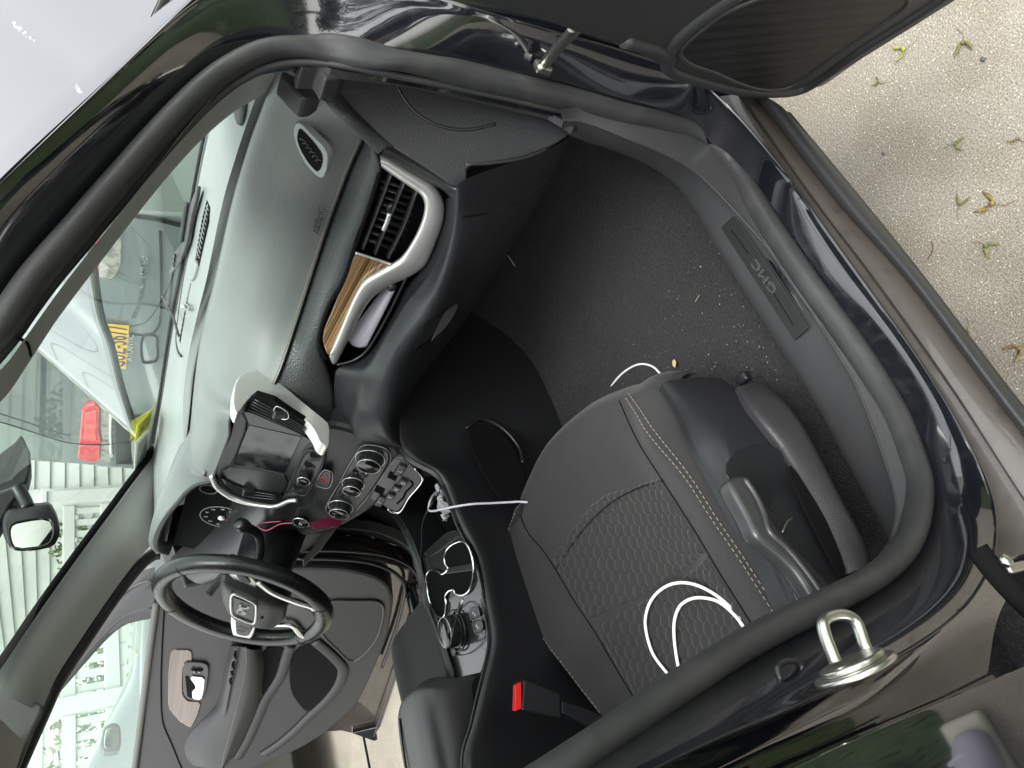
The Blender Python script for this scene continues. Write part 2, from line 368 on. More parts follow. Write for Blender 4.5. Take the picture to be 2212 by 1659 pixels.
# ---- rocker strips outside the sill (run along the car)
def zl(pts, z): return [(x, y, 'z', z) for x, y in pts]
rA = [Yp(*t) for t in [(1640, 300, -.835), (1736, 439, -.832), (1848, 595, -.832), (1987, 788, -.832), (2121, 1021, -.832), (2230, 1300, -.835), (2300, 1480, -.84)]]
r2_ = zl([(1590, 190), (1765, 437), (1889, 600), (2060, 840), (2190, 1042), (2330, 1250)], .462)
r3_ = zl([(1630, 210), (1808, 439), (1951, 600), (2110, 812), (2212, 948), (2400, 1200)], .43)
r3b = zl([(1632, 208), (1810, 437), (1954, 598), (2113, 809), (2215, 944), (2402, 1196)], .44)
r4_ = zl([(1660, 212), (1838, 439), (1975, 600), (2130, 807), (2212, 914), (2420, 1160)], .445)
r5_ = zl([(1699, 240), (1863, 439), (1990, 597), (2150, 808), (2215, 890), (2440, 1150)], .425)
r5b = [tuple(P(t)+np.array([0, .016, -.020])) for t in r5_]
r6_ = [tuple(P(t)+np.array([0, .16, -.10])) for t in r5_]
rin = [tuple(P(t)+np.array([0, .02, .03])) for t in r2_]
loft('sill_strip', [[tuple(P(t)+np.array([0, -.012, .012])) for t in zl([(1570, 190), (1748, 443), (1866, 600), (2040, 845), (2168, 1042), (2310, 1260)], .47)], r2_, [tuple(P(t)+np.array([0, .004, -.008])) for t in r2_]], M['rubber'], body, 30, 4)
loft('rocker_channel', [[tuple(P(t)+np.array([0, .05, .01])) for t in zl([(1560, 160), (1740, 439), (1858, 600), (2030, 850), (2160, 1042), (2300, 1260)], .455)], [tuple(P(t)+np.array([0, .008, -.012])) for t in r2_], r3_, [tuple(P(t)+np.array([0, -.004, -.01])) for t in r3_]], M['jambtan'], body, 30, 5)
loft('rocker_molding', [[tuple(P(t)+np.array([0, .004, -.015])) for t in r3_], r3b, r4_, r5_, r5b, r6_], M['plastic2'], body, 40, 4)
# ---- rear door (closed) : edge band and glossy skin
re0 = [Yp(*t) for t in [(2330, 1385, -.885), (2212, 1445, -.885), (2040, 1520, -.885), (1911, 1578, -.885), (1780, 1640, -.885), (1600, 1730, -.88), (1400, 1830, -.88), (1100, 1980, -.87)]]
re1 = [Yp(*t) for t in [(2330, 1405, -.895), (2212, 1462, -.895), (2040, 1538, -.895), (1920, 1592, -.895), (1790, 1655, -.895), (1610, 1745, -.89), (1410, 1845, -.89), (1110, 1995, -.88)]]
re2 = [Yp(*t) for t in [(2330, 1425, -.898), (2212, 1482, -.898), (2040, 1560, -.898), (1925, 1612, -.898), (1800, 1672, -.898), (1620, 1765, -.896), (1420, 1865, -.895), (1120, 2015, -.885)]]
A = P3(re2); back = A.copy(); back[:, 0] -= .9
back2 = A.copy(); back2[:, 0] -= .45; back2[:, 1] -= .002
rd_in = P3(re0); rd_in[:, 1] += .06; rd_in[:, 0] += .0
back3 = A.copy(); back3[:, 0] -= .12; back3[:, 1] -= .001
rear = loft('rear_door', [[tuple(v) for v in rd_in], re0, re1, re2, [tuple(v) for v in back3], [tuple(v) for v in back2], [tuple(v) for v in back]], M['paint'], suv, 40, 8)
# dark gap face between pillar flange and rear door edge
gp0 = cat(P3([Yp(*t) for t in [(2260, 1180, -.84), (2150, 1215, -.85), (2055, 1356, -.85), (1922, 1432, -.85), (1808, 1489, -.85), (1561, 1584, -.85), (1400, 1660, -.85)]]), 40)
gp1 = cat(rd_in, 40)
gm = gp0*.5+gp1*.5; gm[:, 1] += .03
loft('door_gap', [[tuple(v) for v in gp0+np.array([0, .012, 0])], [tuple(v) for v in gm], [tuple(v) for v in gp1+np.array([0, .02, 0])]], M['jamb'], body, 40, 6)
hx = P((2190, 1260, 'y', -.86))
tube('wire_boot', on([(2110, 1185), (2140, 1225), (2175, 1265), (2230, 1320)], 'y', -.865), .009, M['dark'], body, n=20, seg=10)
box('rear_hinge', P((2205, 1250, 'y', -.865)), (.030, .012, .045), M['dark'], body, bev=.003)
box('hinge_leaf', P((2190, 1228, 'y', -.872)), (.008, .010, .030), M['zinc'], body, bev=.002)
lathe('hinge_bolt', P((2168, 1215, 'y', -.875)), (.3, -1, .2), [(.006, 0), (.006, .004), (.004, .006)], M['zinc'], body, 6)
# ---- front passenger door, open to the right of the picture
pd = P((1690, 200, 'z', .38)); 
pdn, pdd = plane3((1667, 211, 'y', -.87), (2081, 0, 'z', .40), (1100, 20, 'y', -.95))
def D(pts, off=0):
    return [tuple(P((x, y, pdn, pdd))+np.array(pdn)*off) for x, y in pts]
sgn = 1 if np.dot(np.array(pdn), CAM-P((1600, 100, pdn, pdd))) > 0 else -1
pan = [(760, -420), (820, -60), (900, -12), (990, 8), (1085, 30), (1180, 55), (1250, 80), (1340, 108), (1408, 137), (1440, 160), (1475, 180), (1540, 196), (1640, 212), (1690, 214), (1740, 204), (1800, 170), (1950, 78), (2081, -4), (2400, -200), (2400, -420)]
pdoor = plate('passenger_door', D(pan), M['plastic2'], suv, .05, 1, .01)
spk = [(1468, 112), (1476, 92), (1510, 62), (1560, 24), (1640, -12), (1730, -40), (1860, -50), (1960, -12), (1950, 12), (1880, 62), (1800, 118), (1740, 162), (1700, 184), (1650, 188), (1600, 176), (1540, 150), (1490, 132)]
def spk_mat():
    m = mk('speaker_mesh', (.012, .012, .013), .45); N = m.node_tree.nodes; L = m.node_tree.links; b = N['Principled BSDF']
    tc = N.new('ShaderNodeTexCoord'); v = N.new('ShaderNodeTexVoronoi'); v.inputs['Scale'].default_value = 330; v.inputs['Randomness'].default_value = .0
    mp = N.new('ShaderNodeMapping'); mp.inputs['Rotation'].default_value = (0, .3, .6); L.new(tc.outputs['Object'], mp.inputs[0]); L.new(mp.outputs[0], v.inputs['Vector'])
    bp = N.new('ShaderNodeBump'); bp.inputs['Strength'].default_value = .3; bp.inputs['Distance'].default_value = .001; L.new(v.outputs['Distance'], bp.inputs['Height']); L.new(bp.outputs[0], b.inputs['Normal'])
    r = N.new('ShaderNodeValToRGB'); r.color_ramp.elements[0].position = .25; r.color_ramp.elements[0].color = (.020, .020, .021, 1); r.color_ramp.elements[1].position = .55; r.color_ramp.elements[1].color = (.004, .004, .004, 1)
    L.new(v.outputs['Distance'], r.inputs[0]); L.new(r.outputs[0], b.inputs['Base Color']); return m
M['spk'] = spk_mat()
plate('speaker_grille', D(spk, sgn*.004), M['spk'], pdoor, .006, 2, .001)
tube('speaker_rim', D(spk, sgn*.003), .0035, M['plastic2'], pdoor, n=160, seg=8, closed=True, ref=pdn)
tube('speaker_surround', D([(1350, 90), (1440, 118), (1446, 150), (1500, 172), (1600, 196), (1690, 200), (1740, 190), (1860, 108), (2000, 20), (2100, -50)], -sgn*.002), .009, M['plastic2'], pdoor, n=80, seg=10, ref=pdn)
tube('trim_ridge', D([(1442, 125), (1465, 85), (1520, 38), (1590, -8), (1680, -60)], -sgn*.003), .010, M['plastic2'], pdoor, n=40, seg=10, ref=pdn)
# door shell edge beyond the trim
shell = [(1700, 205), (1760, 218), (1785, 214), (1850, 170), (2000, 70), (2110, -6), (2400, -200), (2380, -240), (2060, -10), (1800, 150), (1740, 190)]
plate('door_shell', D(shell, -sgn*.02), M['paint'], pdoor, .04, 1, .004)
she = [(700, -60), (860, -22), (960, 12), (1080, 42), (1200, 75), (1330, 112), (1420, 150), (1500, 200), (1580, 235), (1660, 250), (1700, 230), (1600, 180), (1400, 100), (1000, -40)]
plate('door_edge', D(she, -sgn*.03), M['paint'], pdoor, .03, 1, .006)
# fender / cowl side closing the body in front of the hinge pillar
ff0 = [(.38, -.84, .40), (.36, -.85, .60), (.34, -.85, .82), (.33, -.83, .98), (.36, -.80, 1.05)]
ff1 = [(x+.9, y+.0, z) for x, y, z in ff0]
loft('fender', [[(x-.0, y+.03, z) for x, y, z in ff0], ff0, ff1], M['paint'], body, 20, 4)
# ================================================================== SILL TRIM, FLOOR
def Z(pts, z): return [(x, y, 'z', z) for x, y in pts]
st0 = Z([(1218, 286), (1240, 291), (1319, 321), (1409, 362), (1455, 398), (1492, 445), (1530, 508), (1590, 602), (1685, 752), (1772, 890), (1845, 1028), (1900, 1130), (1960, 1240)], .0)
zz = [.62, .60, .54, .49, .465, .455, .45, .45, .45, .45, .45, .46]
st0 = [(a, b, 'y', yv) for (a, b, _, _), yv in zip(st0, [-.735, -.73, -.718, -.705, -.698, -.692, -.688, -.685, -.682, -.680, -.682, -.69, -.70])]
st0b = [tuple(P(t)-np.array([0, -.008, .05])) for t in st0]
st1 = [(x, y, 'y', v) for x, y, v in [(1214, 256, -.765), (1262, 262, -.764), (1350, 296, -.764), (1445, 335, -.763), (1510, 375, -.762), (1586, 452, -.762), (1660, 540, -.762), (1728, 640, -.762), (1790, 735, -.762), (1845, 828, -.762), (1903, 974, -.762), (1935, 1085, -.764), (1925, 1180, -.768)]]
st1b = [tuple(P(t)+np.array([0, .004, -.004])) for t in st1]
st2 = [(x, y, 'y', -.778) for x, y in [(1211, 236), (1262, 232), (1356, 252), (1470, 284), (1560, 338), (1636, 440), (1712, 548), (1776, 643), (1832, 728), (1890, 820), (1955, 970), (1975, 1085), (1962, 1165)]]
sill = loft('sill_trim', [st0b, st0, st1b, st1, st2], M['silltrim'], suv, 90, 4)
bp_ = plane3((1557, 492, 'y', -.716), (1745, 710, 'y', -.742), (1716, 736, 'y', -.712))
def lf(pts, pl, d): return lift([(x, y, pl[0], pl[1]) for x, y in pts], d)
plate('badge_plate', lf([(1557, 492), (1586, 463), (1746, 708), (1716, 736)], bp_, .010), M['badge'], sill, .002, 0, .0008)
gc = P(lf([(1650, 598)], bp_, .0125)[0])
gx = P(lf([(1598, 535)], bp_, .0115)[0])-P(lf([(1690, 668)], bp_, .0115)[0]); gu = P(lf([(1625, 615)], bp_, .0115)[0])-P(lf([(1661, 590)], bp_, .0115)[0])
text('badge_lettering', 'GMC', gc, gx, gu, .0135, M['emboss'], sill, .0012, .060, .01)
for a_, b_ in (((1580, 497), (1617, 548)), ((1668, 628), (1712, 700))):
    tube('badge_groove', lf([a_, b_], bp_, .011), .0006, M['dark'], sill, n=3, seg=6)
tube('trim_joint', [(1858, 1024, 'z', .47), (1876, 1008, 'z', .485), (1900, 985, 'z', .495), (1916, 962, 'z', .505)], .0012, M['dark'], sill, n=20, seg=6)
# carpet: one sheet, toe board to seat
Xs = [.62, .50, .40, .30, .15, 0, -.2, -.45, -.8]; Zs = [.86, .74, .55, .43, .385, .375, .375, .375, .38]
cv = []
for x, z in zip(Xs, Zs): cv.append([(x, y, z+(.10 if y < -.70 else 0)+(.06*max(0, 1-abs(y+.10)/.12) if y > -.2 else 0)) for y in (-.765, -.73, -.69, -.60, -.45, -.30, -.18, -.10, -.02)])
carpet = loft('floor_carpet', cv, M['carpet'], suv, 50, 8)
# driver side floor, kept simple
cv = [[(x, y, z-.02) for y in (.05, .2, .45, .70, .78)] for x, z in zip(Xs, Zs)]
loft('floor_carpet', cv, M['carpet'], suv, 20, 4)
# ================================================================== DASHBOARD
zb = 1.122
B0 = Z([(500, 80), (478, 165), (452, 270), (425, 400), (400, 560), (375, 690), (350, 850), (332, 960), (325, 1060), (318, 1150)], zb)
Bf = [tuple(P(t)+np.array([.12, 0, -.02])) for t in B0]
R1 = Z([(575, 130), (560, 190), (546, 229), (516, 318), (481, 437), (446, 603), (424, 690), (405, 780), (396, 860), (396, 930), (398, 1000), (380, 1080), (360, 1170)], 1.118)
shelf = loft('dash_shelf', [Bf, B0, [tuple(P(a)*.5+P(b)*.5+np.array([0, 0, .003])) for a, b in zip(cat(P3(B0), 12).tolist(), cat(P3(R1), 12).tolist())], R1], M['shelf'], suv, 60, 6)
R1b = R1
R2 = Z([(600, 130), (590, 175), (574, 208), (534, 318), (500, 437), (463, 602), (444, 676), (424, 780), (407, 875), (398, 930), (385, 975)], 1.105)
R2p = Z([(610, 128), (600, 172), (584, 212), (545, 320), (511, 440), (473, 605), (453, 680), (432, 782), (414, 875), (405, 930), (392, 980)], 1.107)
loft('dash_step', [R1b, R2], M['dash'], shelf, 60, 3)
seam = [(792, 262, 'y', -.66), (783, 300, 'y', -.62), (758, 357, 'y', -.56), (732, 425, 'y', -.49), (707, 494, 'y', -.43), (671, 604, 'y', -.34), (639, 703, 'y', -.26), (597, 820, 'y', -.18), (556, 880, 'y', -.12), (502, 895, 'y', -.10), (494, 940, 'y', -.03), (478, 985, 'y', .05), (459, 1034, 'y', .13)]
sP = cat(P3(seam), 60); rP = cat(P3(R2p), 60)
# match by Y so that strips run straight across
def byy(A, ys):
    i = np.argsort(A[:, 1]); return np.array([[np.interp(y, A[i, 1], A[i, q]) for q in range(3)] for y in ys])
ys = np.linspace(-.69, .20, 60)
s_ = sP; r_ = cat(P3(R2p), 60)
mid = s_*.5+r_*.5; mid[:, 2] += .022; mid[:, 0] -= .004
mid_ = s_*.8+r_*.2; mid_[:, 2] += .016; mid_[:, 0] -= .006
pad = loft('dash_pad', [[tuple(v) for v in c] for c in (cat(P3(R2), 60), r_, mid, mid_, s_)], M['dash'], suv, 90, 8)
tube('stitch_line', [tuple(v) for v in (sP[3:38]+np.array([-.004, 0, .006]))], .0008, M['thread'], pad, n=120, seg=6)
tube('pad_seam', [tuple(v) for v in (sP[2:38]+np.array([-.003, 0, .000]))], .0018, M['dark'], pad, n=120, seg=6)
tube('pad_edge', [tuple(v) for v in (sP[38:]+np.array([.0, 0, -.001]))], .003, M['plastic'], pad, n=60, seg=8)
# raised lettering on the pad
tc = P((688, 478, 'y', -.44)); tx = P((672, 520, 'y', -.40))-P((697, 436, 'y', -.485)); tu = P((664, 470, 'y', -.44))-P((690, 480, 'y', -.44))
tcc = tc+(CAM-tc)/np.linalg.norm(CAM-tc)*.010
text('airbag_lettering', 'AIRBAG', tcc, -(P((697, 436, 'y', -.485))-P((672, 520, 'y', -.40)))*-1, tu, .011, M['emboss'], pad, .0006, .055)
# middle roll under the seam
low = [(795, 285, 'y', -.655), (816, 333, 'y', -.62), (823, 363, 'y', -.60), (801, 437, 'y', -.53), (765, 544, 'y', -.43), (746, 604, 'y', -.38), (713, 659, 'y', -.33), (691, 715, 'y', -.285), (688, 750, 'y', -.255), (706, 800, 'y', -.21), (718, 850, 'y', -.17), (716, 915, 'y', -.12)]
sm = sP[:46]; lw = cat(P3(low), 46); mm = cat(sm, 46)*.5+lw*.5; mm[:, 0] -= .012; mm[:, 2] += .004
sm0 = cat(sm[:41], 46)-np.array([0, 0, .004]); mm = sm0*.5+lw*.5; mm[:, 0] -= .012; mm[:, 2] += .003
lwb = lw+np.array([.03, 0, .002])
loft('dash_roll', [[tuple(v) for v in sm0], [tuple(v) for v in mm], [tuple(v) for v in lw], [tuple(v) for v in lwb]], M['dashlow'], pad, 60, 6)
# side vent on the pad top
vent = [(636, 268), (648, 264), (672, 290), (700, 318), (709, 338), (706, 366), (698, 386), (684, 382), (660, 356), (640, 318), (633, 290)]
vn, vd = plane3((640, 280, 'y', -.60), (705, 350, 'y', -.585), (690, 380, 'y', -.555))
vpl = (vn, vd)
vp = lf(vent, vpl, .016)
plate('side_vent', vp, M['shelf'], pad, .012, 2, .0015)
vin = [(645, 278), (652, 280), (676, 306), (694, 330), (697, 346), (692, 366), (684, 372), (664, 350), (648, 322), (641, 300)]
plate('side_vent_opening', lf(vin, vpl, .0175), M['dark'], pad, .003, 1, 0)
for i in range(6):
    f = i/6; a = (646+f*40, 300+f*54); b = (652+f*42, 280+f*46+6)
    a = (643+f*42+4, 300+f*58); b = (654+f*38, 285+f*48)
    tube('vent_slat', lf([a, (a[0]*.5+b[0]*.5+2, a[1]*.5+b[1]*.5+8), (b[0]+8, b[1]+22)], vpl, .0185), .0008, M['dashlow'], pad, n=8, seg=6)
# defroster grilles on the shelf
def grille(outline, rows, nbar, cross):
    plate('defroster_slot', lift(Z(outline, 1.1215), .010), M['dark'], shelf, .002, 0, 0)
    a0, a1, b0, b1 = rows
    for i in range(1, nbar):
        f = i/nbar; pa = (a0[0]+(a1[0]-a0[0])*f, a0[1]+(a1[1]-a0[1])*f); pb = (b0[0]+(b1[0]-b0[0])*f, b0[1]+(b1[1]-b0[1])*f-6)
        tube('defroster_rib', lift(Z([pa, pb], 1.1215), .012), .0008, M['shelf'], shelf, n=2, seg=5)
    for c in cross:
        tube('defroster_rib', lift(Z([(a0[0]*(1-c)+b0[0]*c, a0[1]*(1-c)+b0[1]*c), (a1[0]*(1-c)+b1[0]*c, a1[1]*(1-c)+b1[1]*c)], 1.1215), .012), .0008, M['shelf'], shelf, n=2, seg=5)
grille([(447, 431), (452, 448), (449, 480), (428, 577), (420, 560), (419, 535)], ((446, 432), (420, 545), (452, 450), (429, 574)), 12, (.5,))
grille([(408, 603), (413, 612), (407, 640), (389, 741), (386, 730), (388, 700)], ((407, 606), (386, 725), (412, 620), (390, 738)), 10, (.5,))
plate('sensor_pod', lift(Z([(412, 568), (421, 560), (424, 575), (415, 607), (405, 606), (406, 590)], 1.125), .014), M['shelf'], shelf, .012, 2, .003)
cl = P((395, 662, 'z', 1.13)); lathe('sun_sensor', cl, (0, 0, 1), [(.001, -.004), (.003, -.002), (.003, .002), (.001, .004)], M['white'], shelf, 10)
tube('sensor_clip', lift(Z([(398, 657), (406, 660), (410, 668), (402, 668)], 1.125), .014), .0018, M['shelf'], shelf, n=20, seg=6, closed=True)
tube('shelf_groove', lift(Z([(440, 415), (432, 440), (415, 520), (398, 600), (385, 690), (381, 735), (385, 760), (391, 770)], 1.1225), .006), .0022, M['plastic'], shelf, n=60, seg=6)
# speaker dome near the pillar
lathe('shelf_speaker', P((520, 215, 'z', 1.122)), (0, 0, 1), [(.035, -.004), (.034, .001), (.028, .004), (.01, .006)], M['spk'], shelf, 30)
# ---- end of the dash by the hinge pillar
cap = [(722, 186), (732, 168), (752, 148), (810, 146), (900, 160), (1042, 192), (1150, 222), (1216, 250), (1234, 289), (1200, 312), (1141, 339), (1070, 352), (1010, 358), (1009, 396), (986, 404), (974, 400), (905, 354), (830, 308), (774, 260)]
cpl = plane3((830, 308, 'y', -.648), (976, 398, 'y', -.632), (1216, 250, 'y', -.742))
capo = plate('dash_end_cap', [(x, y, cpl[0], cpl[1]) for x, y in cap], M['plastic'], suv, .010, 1, .003)
# shallow round pocket pressed into the cap
pk = [(850, 170), (868, 205), (893, 238), (930, 264), (975, 278), (1020, 279), (1070, 268)]
tube('cap_crease', lf(pk, cpl, .0005), .0022, M['plastic'], capo, n=40, seg=8, ref=(0, 1, 0))
nub = [(606, 160), (615, 146), (643, 143), (684, 143), (699, 166), (699, 196), (680, 210), (658, 212), (636, 194), (618, 172)]
plate('corner_block', on(nub, 'y', -.69), M['plastic2'], capo, .03, 1, .004)
plate('corner_block', on([(646, 124), (690, 124), (812, 142), (812, 150), (752, 152), (736, 166), (704, 170), (690, 146), (650, 144)], 'y', -.745), M['plastic2'], capo, .03, 0, .003)
e_a = [(696, 196, 'y', -.685), (711, 229, 'y', -.68), (745, 262, 'y', -.67), (782, 298, 'y', -.655), (818, 332, 'y', -.64)]
e_b = [(708, 188, 'y', -.69), (728, 214, 'y', -.685), (765, 252, 'y', -.675), (802, 284, 'y', -.66), (838, 318, 'y', -.648)]
e_c = [(722, 180, 'y', -.68), (745, 206, 'y', -.672), (778, 246, 'y', -.662), (826, 290, 'y', -.650), (866, 318, 'y', -.645)]
loft('dash_side_roll', [[push(t, .02) for t in e_a], e_a, e_b, e_c, [push(t, .02) for t in e_c]], M['dashlow'], capo, 40, 5)
l_a = [(822, 334, 'y', -.64), (868, 358, 'y', -.625), (918, 388, 'y', -.61), (958, 412, 'y', -.60), (982, 432, 'y', -.605)]
l_b = [(832, 322, 'y', -.650), (880, 350, 'y', -.640), (930, 382, 'y', -.630), (975, 410, 'y', -.622), (1008, 412, 'y', -.635)]
l_c = [(840, 308, 'y', -.646), (895, 342, 'y', -.638), (948, 376, 'y', -.632), (985, 396, 'y', -.628), (1012, 392, 'y', -.638)]
loft('vent_ledge', [[push(t, .03) for t in l_a], l_a, l_b, l_c, [push(t, .02) for t in l_c]], M['plastic'], capo, 40, 5)
plate('cowl_side_panel', on([(655, 96), (690, 96), (720, 98), (790, 112), (940, 142), (1090, 178), (1240, 214), (1300, 250), (1240, 275), (1190, 245), (1042, 208), (900, 176), (810, 162), (752, 156), (715, 150), (690, 134), (660, 126)], 'y', -.752), M['plastic2'], capo, .01, 0, 0)
# ---- silver surround, vent, wood strip and storage tray
bz = plane3((820, 337, 'y', -.615), (955, 455, 'y', -.56), (722, 787, 'y', -.245))
def B(pts, d=0): return lf(pts, bz, d)
outr = [(820, 336), (839, 339), (865, 355), (890, 371), (918, 388), (938, 402), (953, 426), (958, 450), (954, 484), (938, 528), (921, 566), (908, 581), (880, 599), (848, 613), (819, 630), (802, 645), (789, 662), (770, 697), (749, 740), (728, 781), (720, 786), (711, 770)]
innr = [(824, 360), (846, 376), (868, 391), (890, 406), (908, 419), (916, 432), (918, 450), (913, 474), (902, 502), (890, 524), (878, 543), (868, 555), (852, 567), (838, 575), (812, 590), (793, 603), (780, 616), (766, 640), (750, 676), (736, 710), (724, 738), (714, 762)]
o_ = cat(P3(B(outr, .004)), 120); i_ = cat(P3(B(innr, .010)), 120); mo = o_*.55+i_*.45; vv = (CAM-mo); vv /= np.linalg.norm(vv, axis=1)[:, None]; mo = mo+vv*.010
ob = o_-vv*.02; ib = i_-vv*.03
G = across([ob, o_, mo, i_, ib], 5)
bez = mesh('vent_surround', G.reshape(-1, 3), gridf(G.shape[0], 120), M['silver'], suv)
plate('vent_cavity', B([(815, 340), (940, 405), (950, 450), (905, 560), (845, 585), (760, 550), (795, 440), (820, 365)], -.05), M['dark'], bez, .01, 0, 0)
ve = [[tuple(v) for v in P3(B([(822, 350), (820, 372), (800, 440), (764, 548), (846, 574), (870, 556), (895, 520), (915, 470), (910, 425), (866, 392), (822, 350)], d))] for d in (0, -.05)]
loft('vent_wall', ve, M['smooth'], bez, 60, 2)
for a, m_, b in (((844, 374), (816, 450), (783, 536)), ((872, 392), (842, 468), (809, 547)), ((899, 411), (870, 490), (837, 556))):
    tube('vent_blade', B([a, m_, b], -.004), .0022, M['plastic'], bez, n=16, seg=8, r2=.006, ref=(1, 0, 0))
for i in range(9):
    f = i/9; a = (822+8*math.sin(f*3)-f*45, 385+f*140); b = (a[0]+80-f*12, a[1]+28)
    tube('vent_vane', B([a, b], -.018), .0008, M['smooth'], bez, n=3, seg=6, r2=.008, ref=(1, 0, 0))
tube('vent_lever', B([(841, 461), (837, 476), (828, 497)], .004), .0034, M['silver'], bez, n=10, seg=10)
lathe('vent_knob', P(B([(847, 452)], -.01)[0]), (1, 0, .3), [(.008, 0), (.008, .006), (.006, .008)], M['plastic'], bez, 24)
wd_dir = P(B([(705, 740)], 0)[0])-P(B([(800, 560)], 0)[0])
M['wood'] = wood('striped_wood_trim', wd_dir, 150)
wo = [(766, 546), (800, 556), (846, 571), (842, 580), (815, 596), (793, 610), (781, 624), (764, 658), (740, 708), (718, 768), (708, 768), (701, 752), (697, 733), (701, 712), (722, 664), (746, 603)]
plate('wood_strip', B(wo, .001), M['wood'], bez, .006, 1, .002)
tube('wood_edge', B([(768, 546), (800, 556), (846, 571)], .003), .002, M['silver'], bez, n=20, seg=8)
tube('trim_gap', B([(823, 360), (801, 437), (763, 544), (743, 604), (711, 660), (692, 715), (690, 745), (704, 775)], -.001), .003, M['dark'], bez, n=60, seg=6)
# tray
tr = [(711, 775), (760, 700), (790, 640), (850, 600), (878, 598), (868, 620), (848, 662), (828, 700), (806, 738), (787, 763), (762, 778), (728, 788)]
tin = [[tuple(v) for v in P3(B(tr+[tr[0]], d))] for d in (0, -.09)]
loft('tray_wall', tin, M['gloss'], bez, 80, 3)
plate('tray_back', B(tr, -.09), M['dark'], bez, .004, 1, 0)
tube('tray_lip', B([(880, 596), (868, 620), (848, 662), (828, 700), (806, 738), (787, 763), (762, 779), (728, 788)], .002), .0022, M['smooth'], bez, n=60, seg=8)
# ---- lower dash and glovebox
E0 = [tuple(v) for v in cat(P3(B([(962, 430), (958, 455), (954, 484), (938, 528), (921, 566), (910, 583), (893, 600), (874, 626), (854, 666), (834, 704), (812, 742), (791, 768), (755, 787), (727, 800), (722, 860), (716, 918)], -.012)), 16)]
E1 = [(985, 415, 'y', -.625), (985, 455, 'y', -.59), (974, 505, 'y', -.55), (955, 555, 'y', -.505), (932, 598, 'y', -.47), (912, 624, 'y', -.445), (888, 648, 'y', -.42), (866, 680, 'y', -.39), (846, 712, 'y', -.36), (828, 745, 'y', -.33), (812, 780, 'y', -.30), (800, 812, 'y', -.275), (792, 845, 'y', -.245), (783, 880, 'y', -.215), (778, 915, 'y', -.18), (782, 950, 'y', -.145)]
# shift so lower edge sits a little forward of the tray lip
E1m = [tuple(P(a)*.5+P(b)*.5+np.array([-.001, 0, .000])) for a, b in zip(E0, E1)]
E2 = [(1012, 384), (1006, 460), (985, 560), (970, 620), (950, 665), (930, 700), (905, 735), (885, 768), (868, 800), (858, 830), (852, 860), (846, 890), (842, 920), (850, 950), (856, 960), (860, 965)]
yy = [-.66, -.60, -.53, -.48, -.44, -.41, -.375, -.34, -.31, -.285, -.26, -.235, -.21, -.18, -.16, -.145]
E2 = [(a, b, 'y', y) for (a, b), y in zip(E2, yy)]
E3 = [(1230, 294, 'y', -.715), (1196, 380, 'y', -.63), (1141, 478, 'y', -.53), (1100, 540, 'y', -.47), (1062, 597, 'y', -.41), (1030, 650, 'y', -.36), (1000, 700, 'y', -.32), (965, 740, 'y', -.29), (935, 775, 'y', -.26), (910, 805, 'y', -.235), (890, 830, 'y', -.21), (872, 850, 'y', -.19), (864, 880, 'y', -.17), (862, 910, 'y', -.155), (862, 940, 'y', -.15), (862, 965, 'y', -.14)]
E4 = [tuple(P(t)+np.array([.12, 0, -.005])) for t in E3]
lowd = loft('lower_dash', [E0, E1m, E1, E2, E3, E4], M['plastic'], suv, 80, 6)
tube('glovebox_gap', lift([(997, 470, 'y', -.62), (1050, 460, 'y', -.61), (1096, 446, 'y', -.62), (1150, 418, 'y', -.63), (1189, 388, 'y', -.64)], .02), .0016, M['dark'], lowd, n=30, seg=6)
tube('glovebox_gap', lift([(1007, 356, 'y', -.70), (1070, 352, 'y', -.70), (1141, 339, 'y', -.70), (1200, 312, 'y', -.70), (1230, 290, 'y', -.705)], .001), .002, M['plastic2'], lowd, n=30, seg=6)
gh = [(988, 653), (990, 662), (976, 690), (955, 716), (935, 730), (948, 700), (962, 672)]
plate('glovebox_handle', lift([(x, y, 'y', -.40) for x, y in gh], .045), M['plastic2'], lowd, .012, 2, .004)
plate('handle_recess', lift([(x, y, 'y', -.40) for x, y in [(933, 676), (963, 662), (985, 655), (960, 700), (930, 732), (894, 756), (905, 730)]], .030), M['dark'], lowd, .01, 1, .002)
side = [[(X_, y_, z_) for X_, y_, z_ in ((.55, -.735, .90), (.55, -.735, .55), (.45, -.735, .42))], [(.26, -.735, .80), (.26, -.74, .60), (.26, -.745, .46)]]
loft('kick_panel', side, M['plastic'], lowd, 10, 4)
# ================================================================== CENTRE STACK
PS = ((1, 0, -.49), .175-1.046*.49)
PH = ((1, 0, -.42), .089-.847*.42)
def s_(pts, d=0): return lf(pts, PS, d)
def h_(pts, d=0): return lf(pts, PH, d)
fb = [(500, 886), (560, 850), (660, 915), (712, 925), (760, 930), (850, 965), (870, 985), (850, 1060), (790, 1110), (720, 1125), (655, 1160), (610, 1120), (540, 1095), (478, 1060), (456, 1030), (478, 985)]
stack = plate('centre_stack', h_([(690, 925), (715, 918), (760, 928), (856, 962), (872, 985), (850, 1060), (790, 1110), (735, 1140), (650, 1165), (630, 1130), (640, 1080), (690, 960)], -.004), M['plastic'], suv, .05, 1, .01)
plate('screen_bezel', s_([(500, 882), (528, 870), (560, 868), (672, 940), (704, 968), (705, 1000), (668, 1090), (640, 1100), (585, 1092), (520, 1078), (478, 1052), (462, 1028), (480, 980)], -.008), M['smooth'], stack, .03, 1, .004)
plate('touch_screen', s_([(537, 918), (652, 944), (615, 1022), (503, 1004)], -.002), M['screen'], stack, .006, 0, .001)
plate('screen_hood', s_([(506, 886), (520, 884), (537, 916), (503, 1004), (484, 1010), (470, 1030), (464, 1022), (482, 978), (498, 934)], .006), M['plastic'], stack, .02, 1, .003)
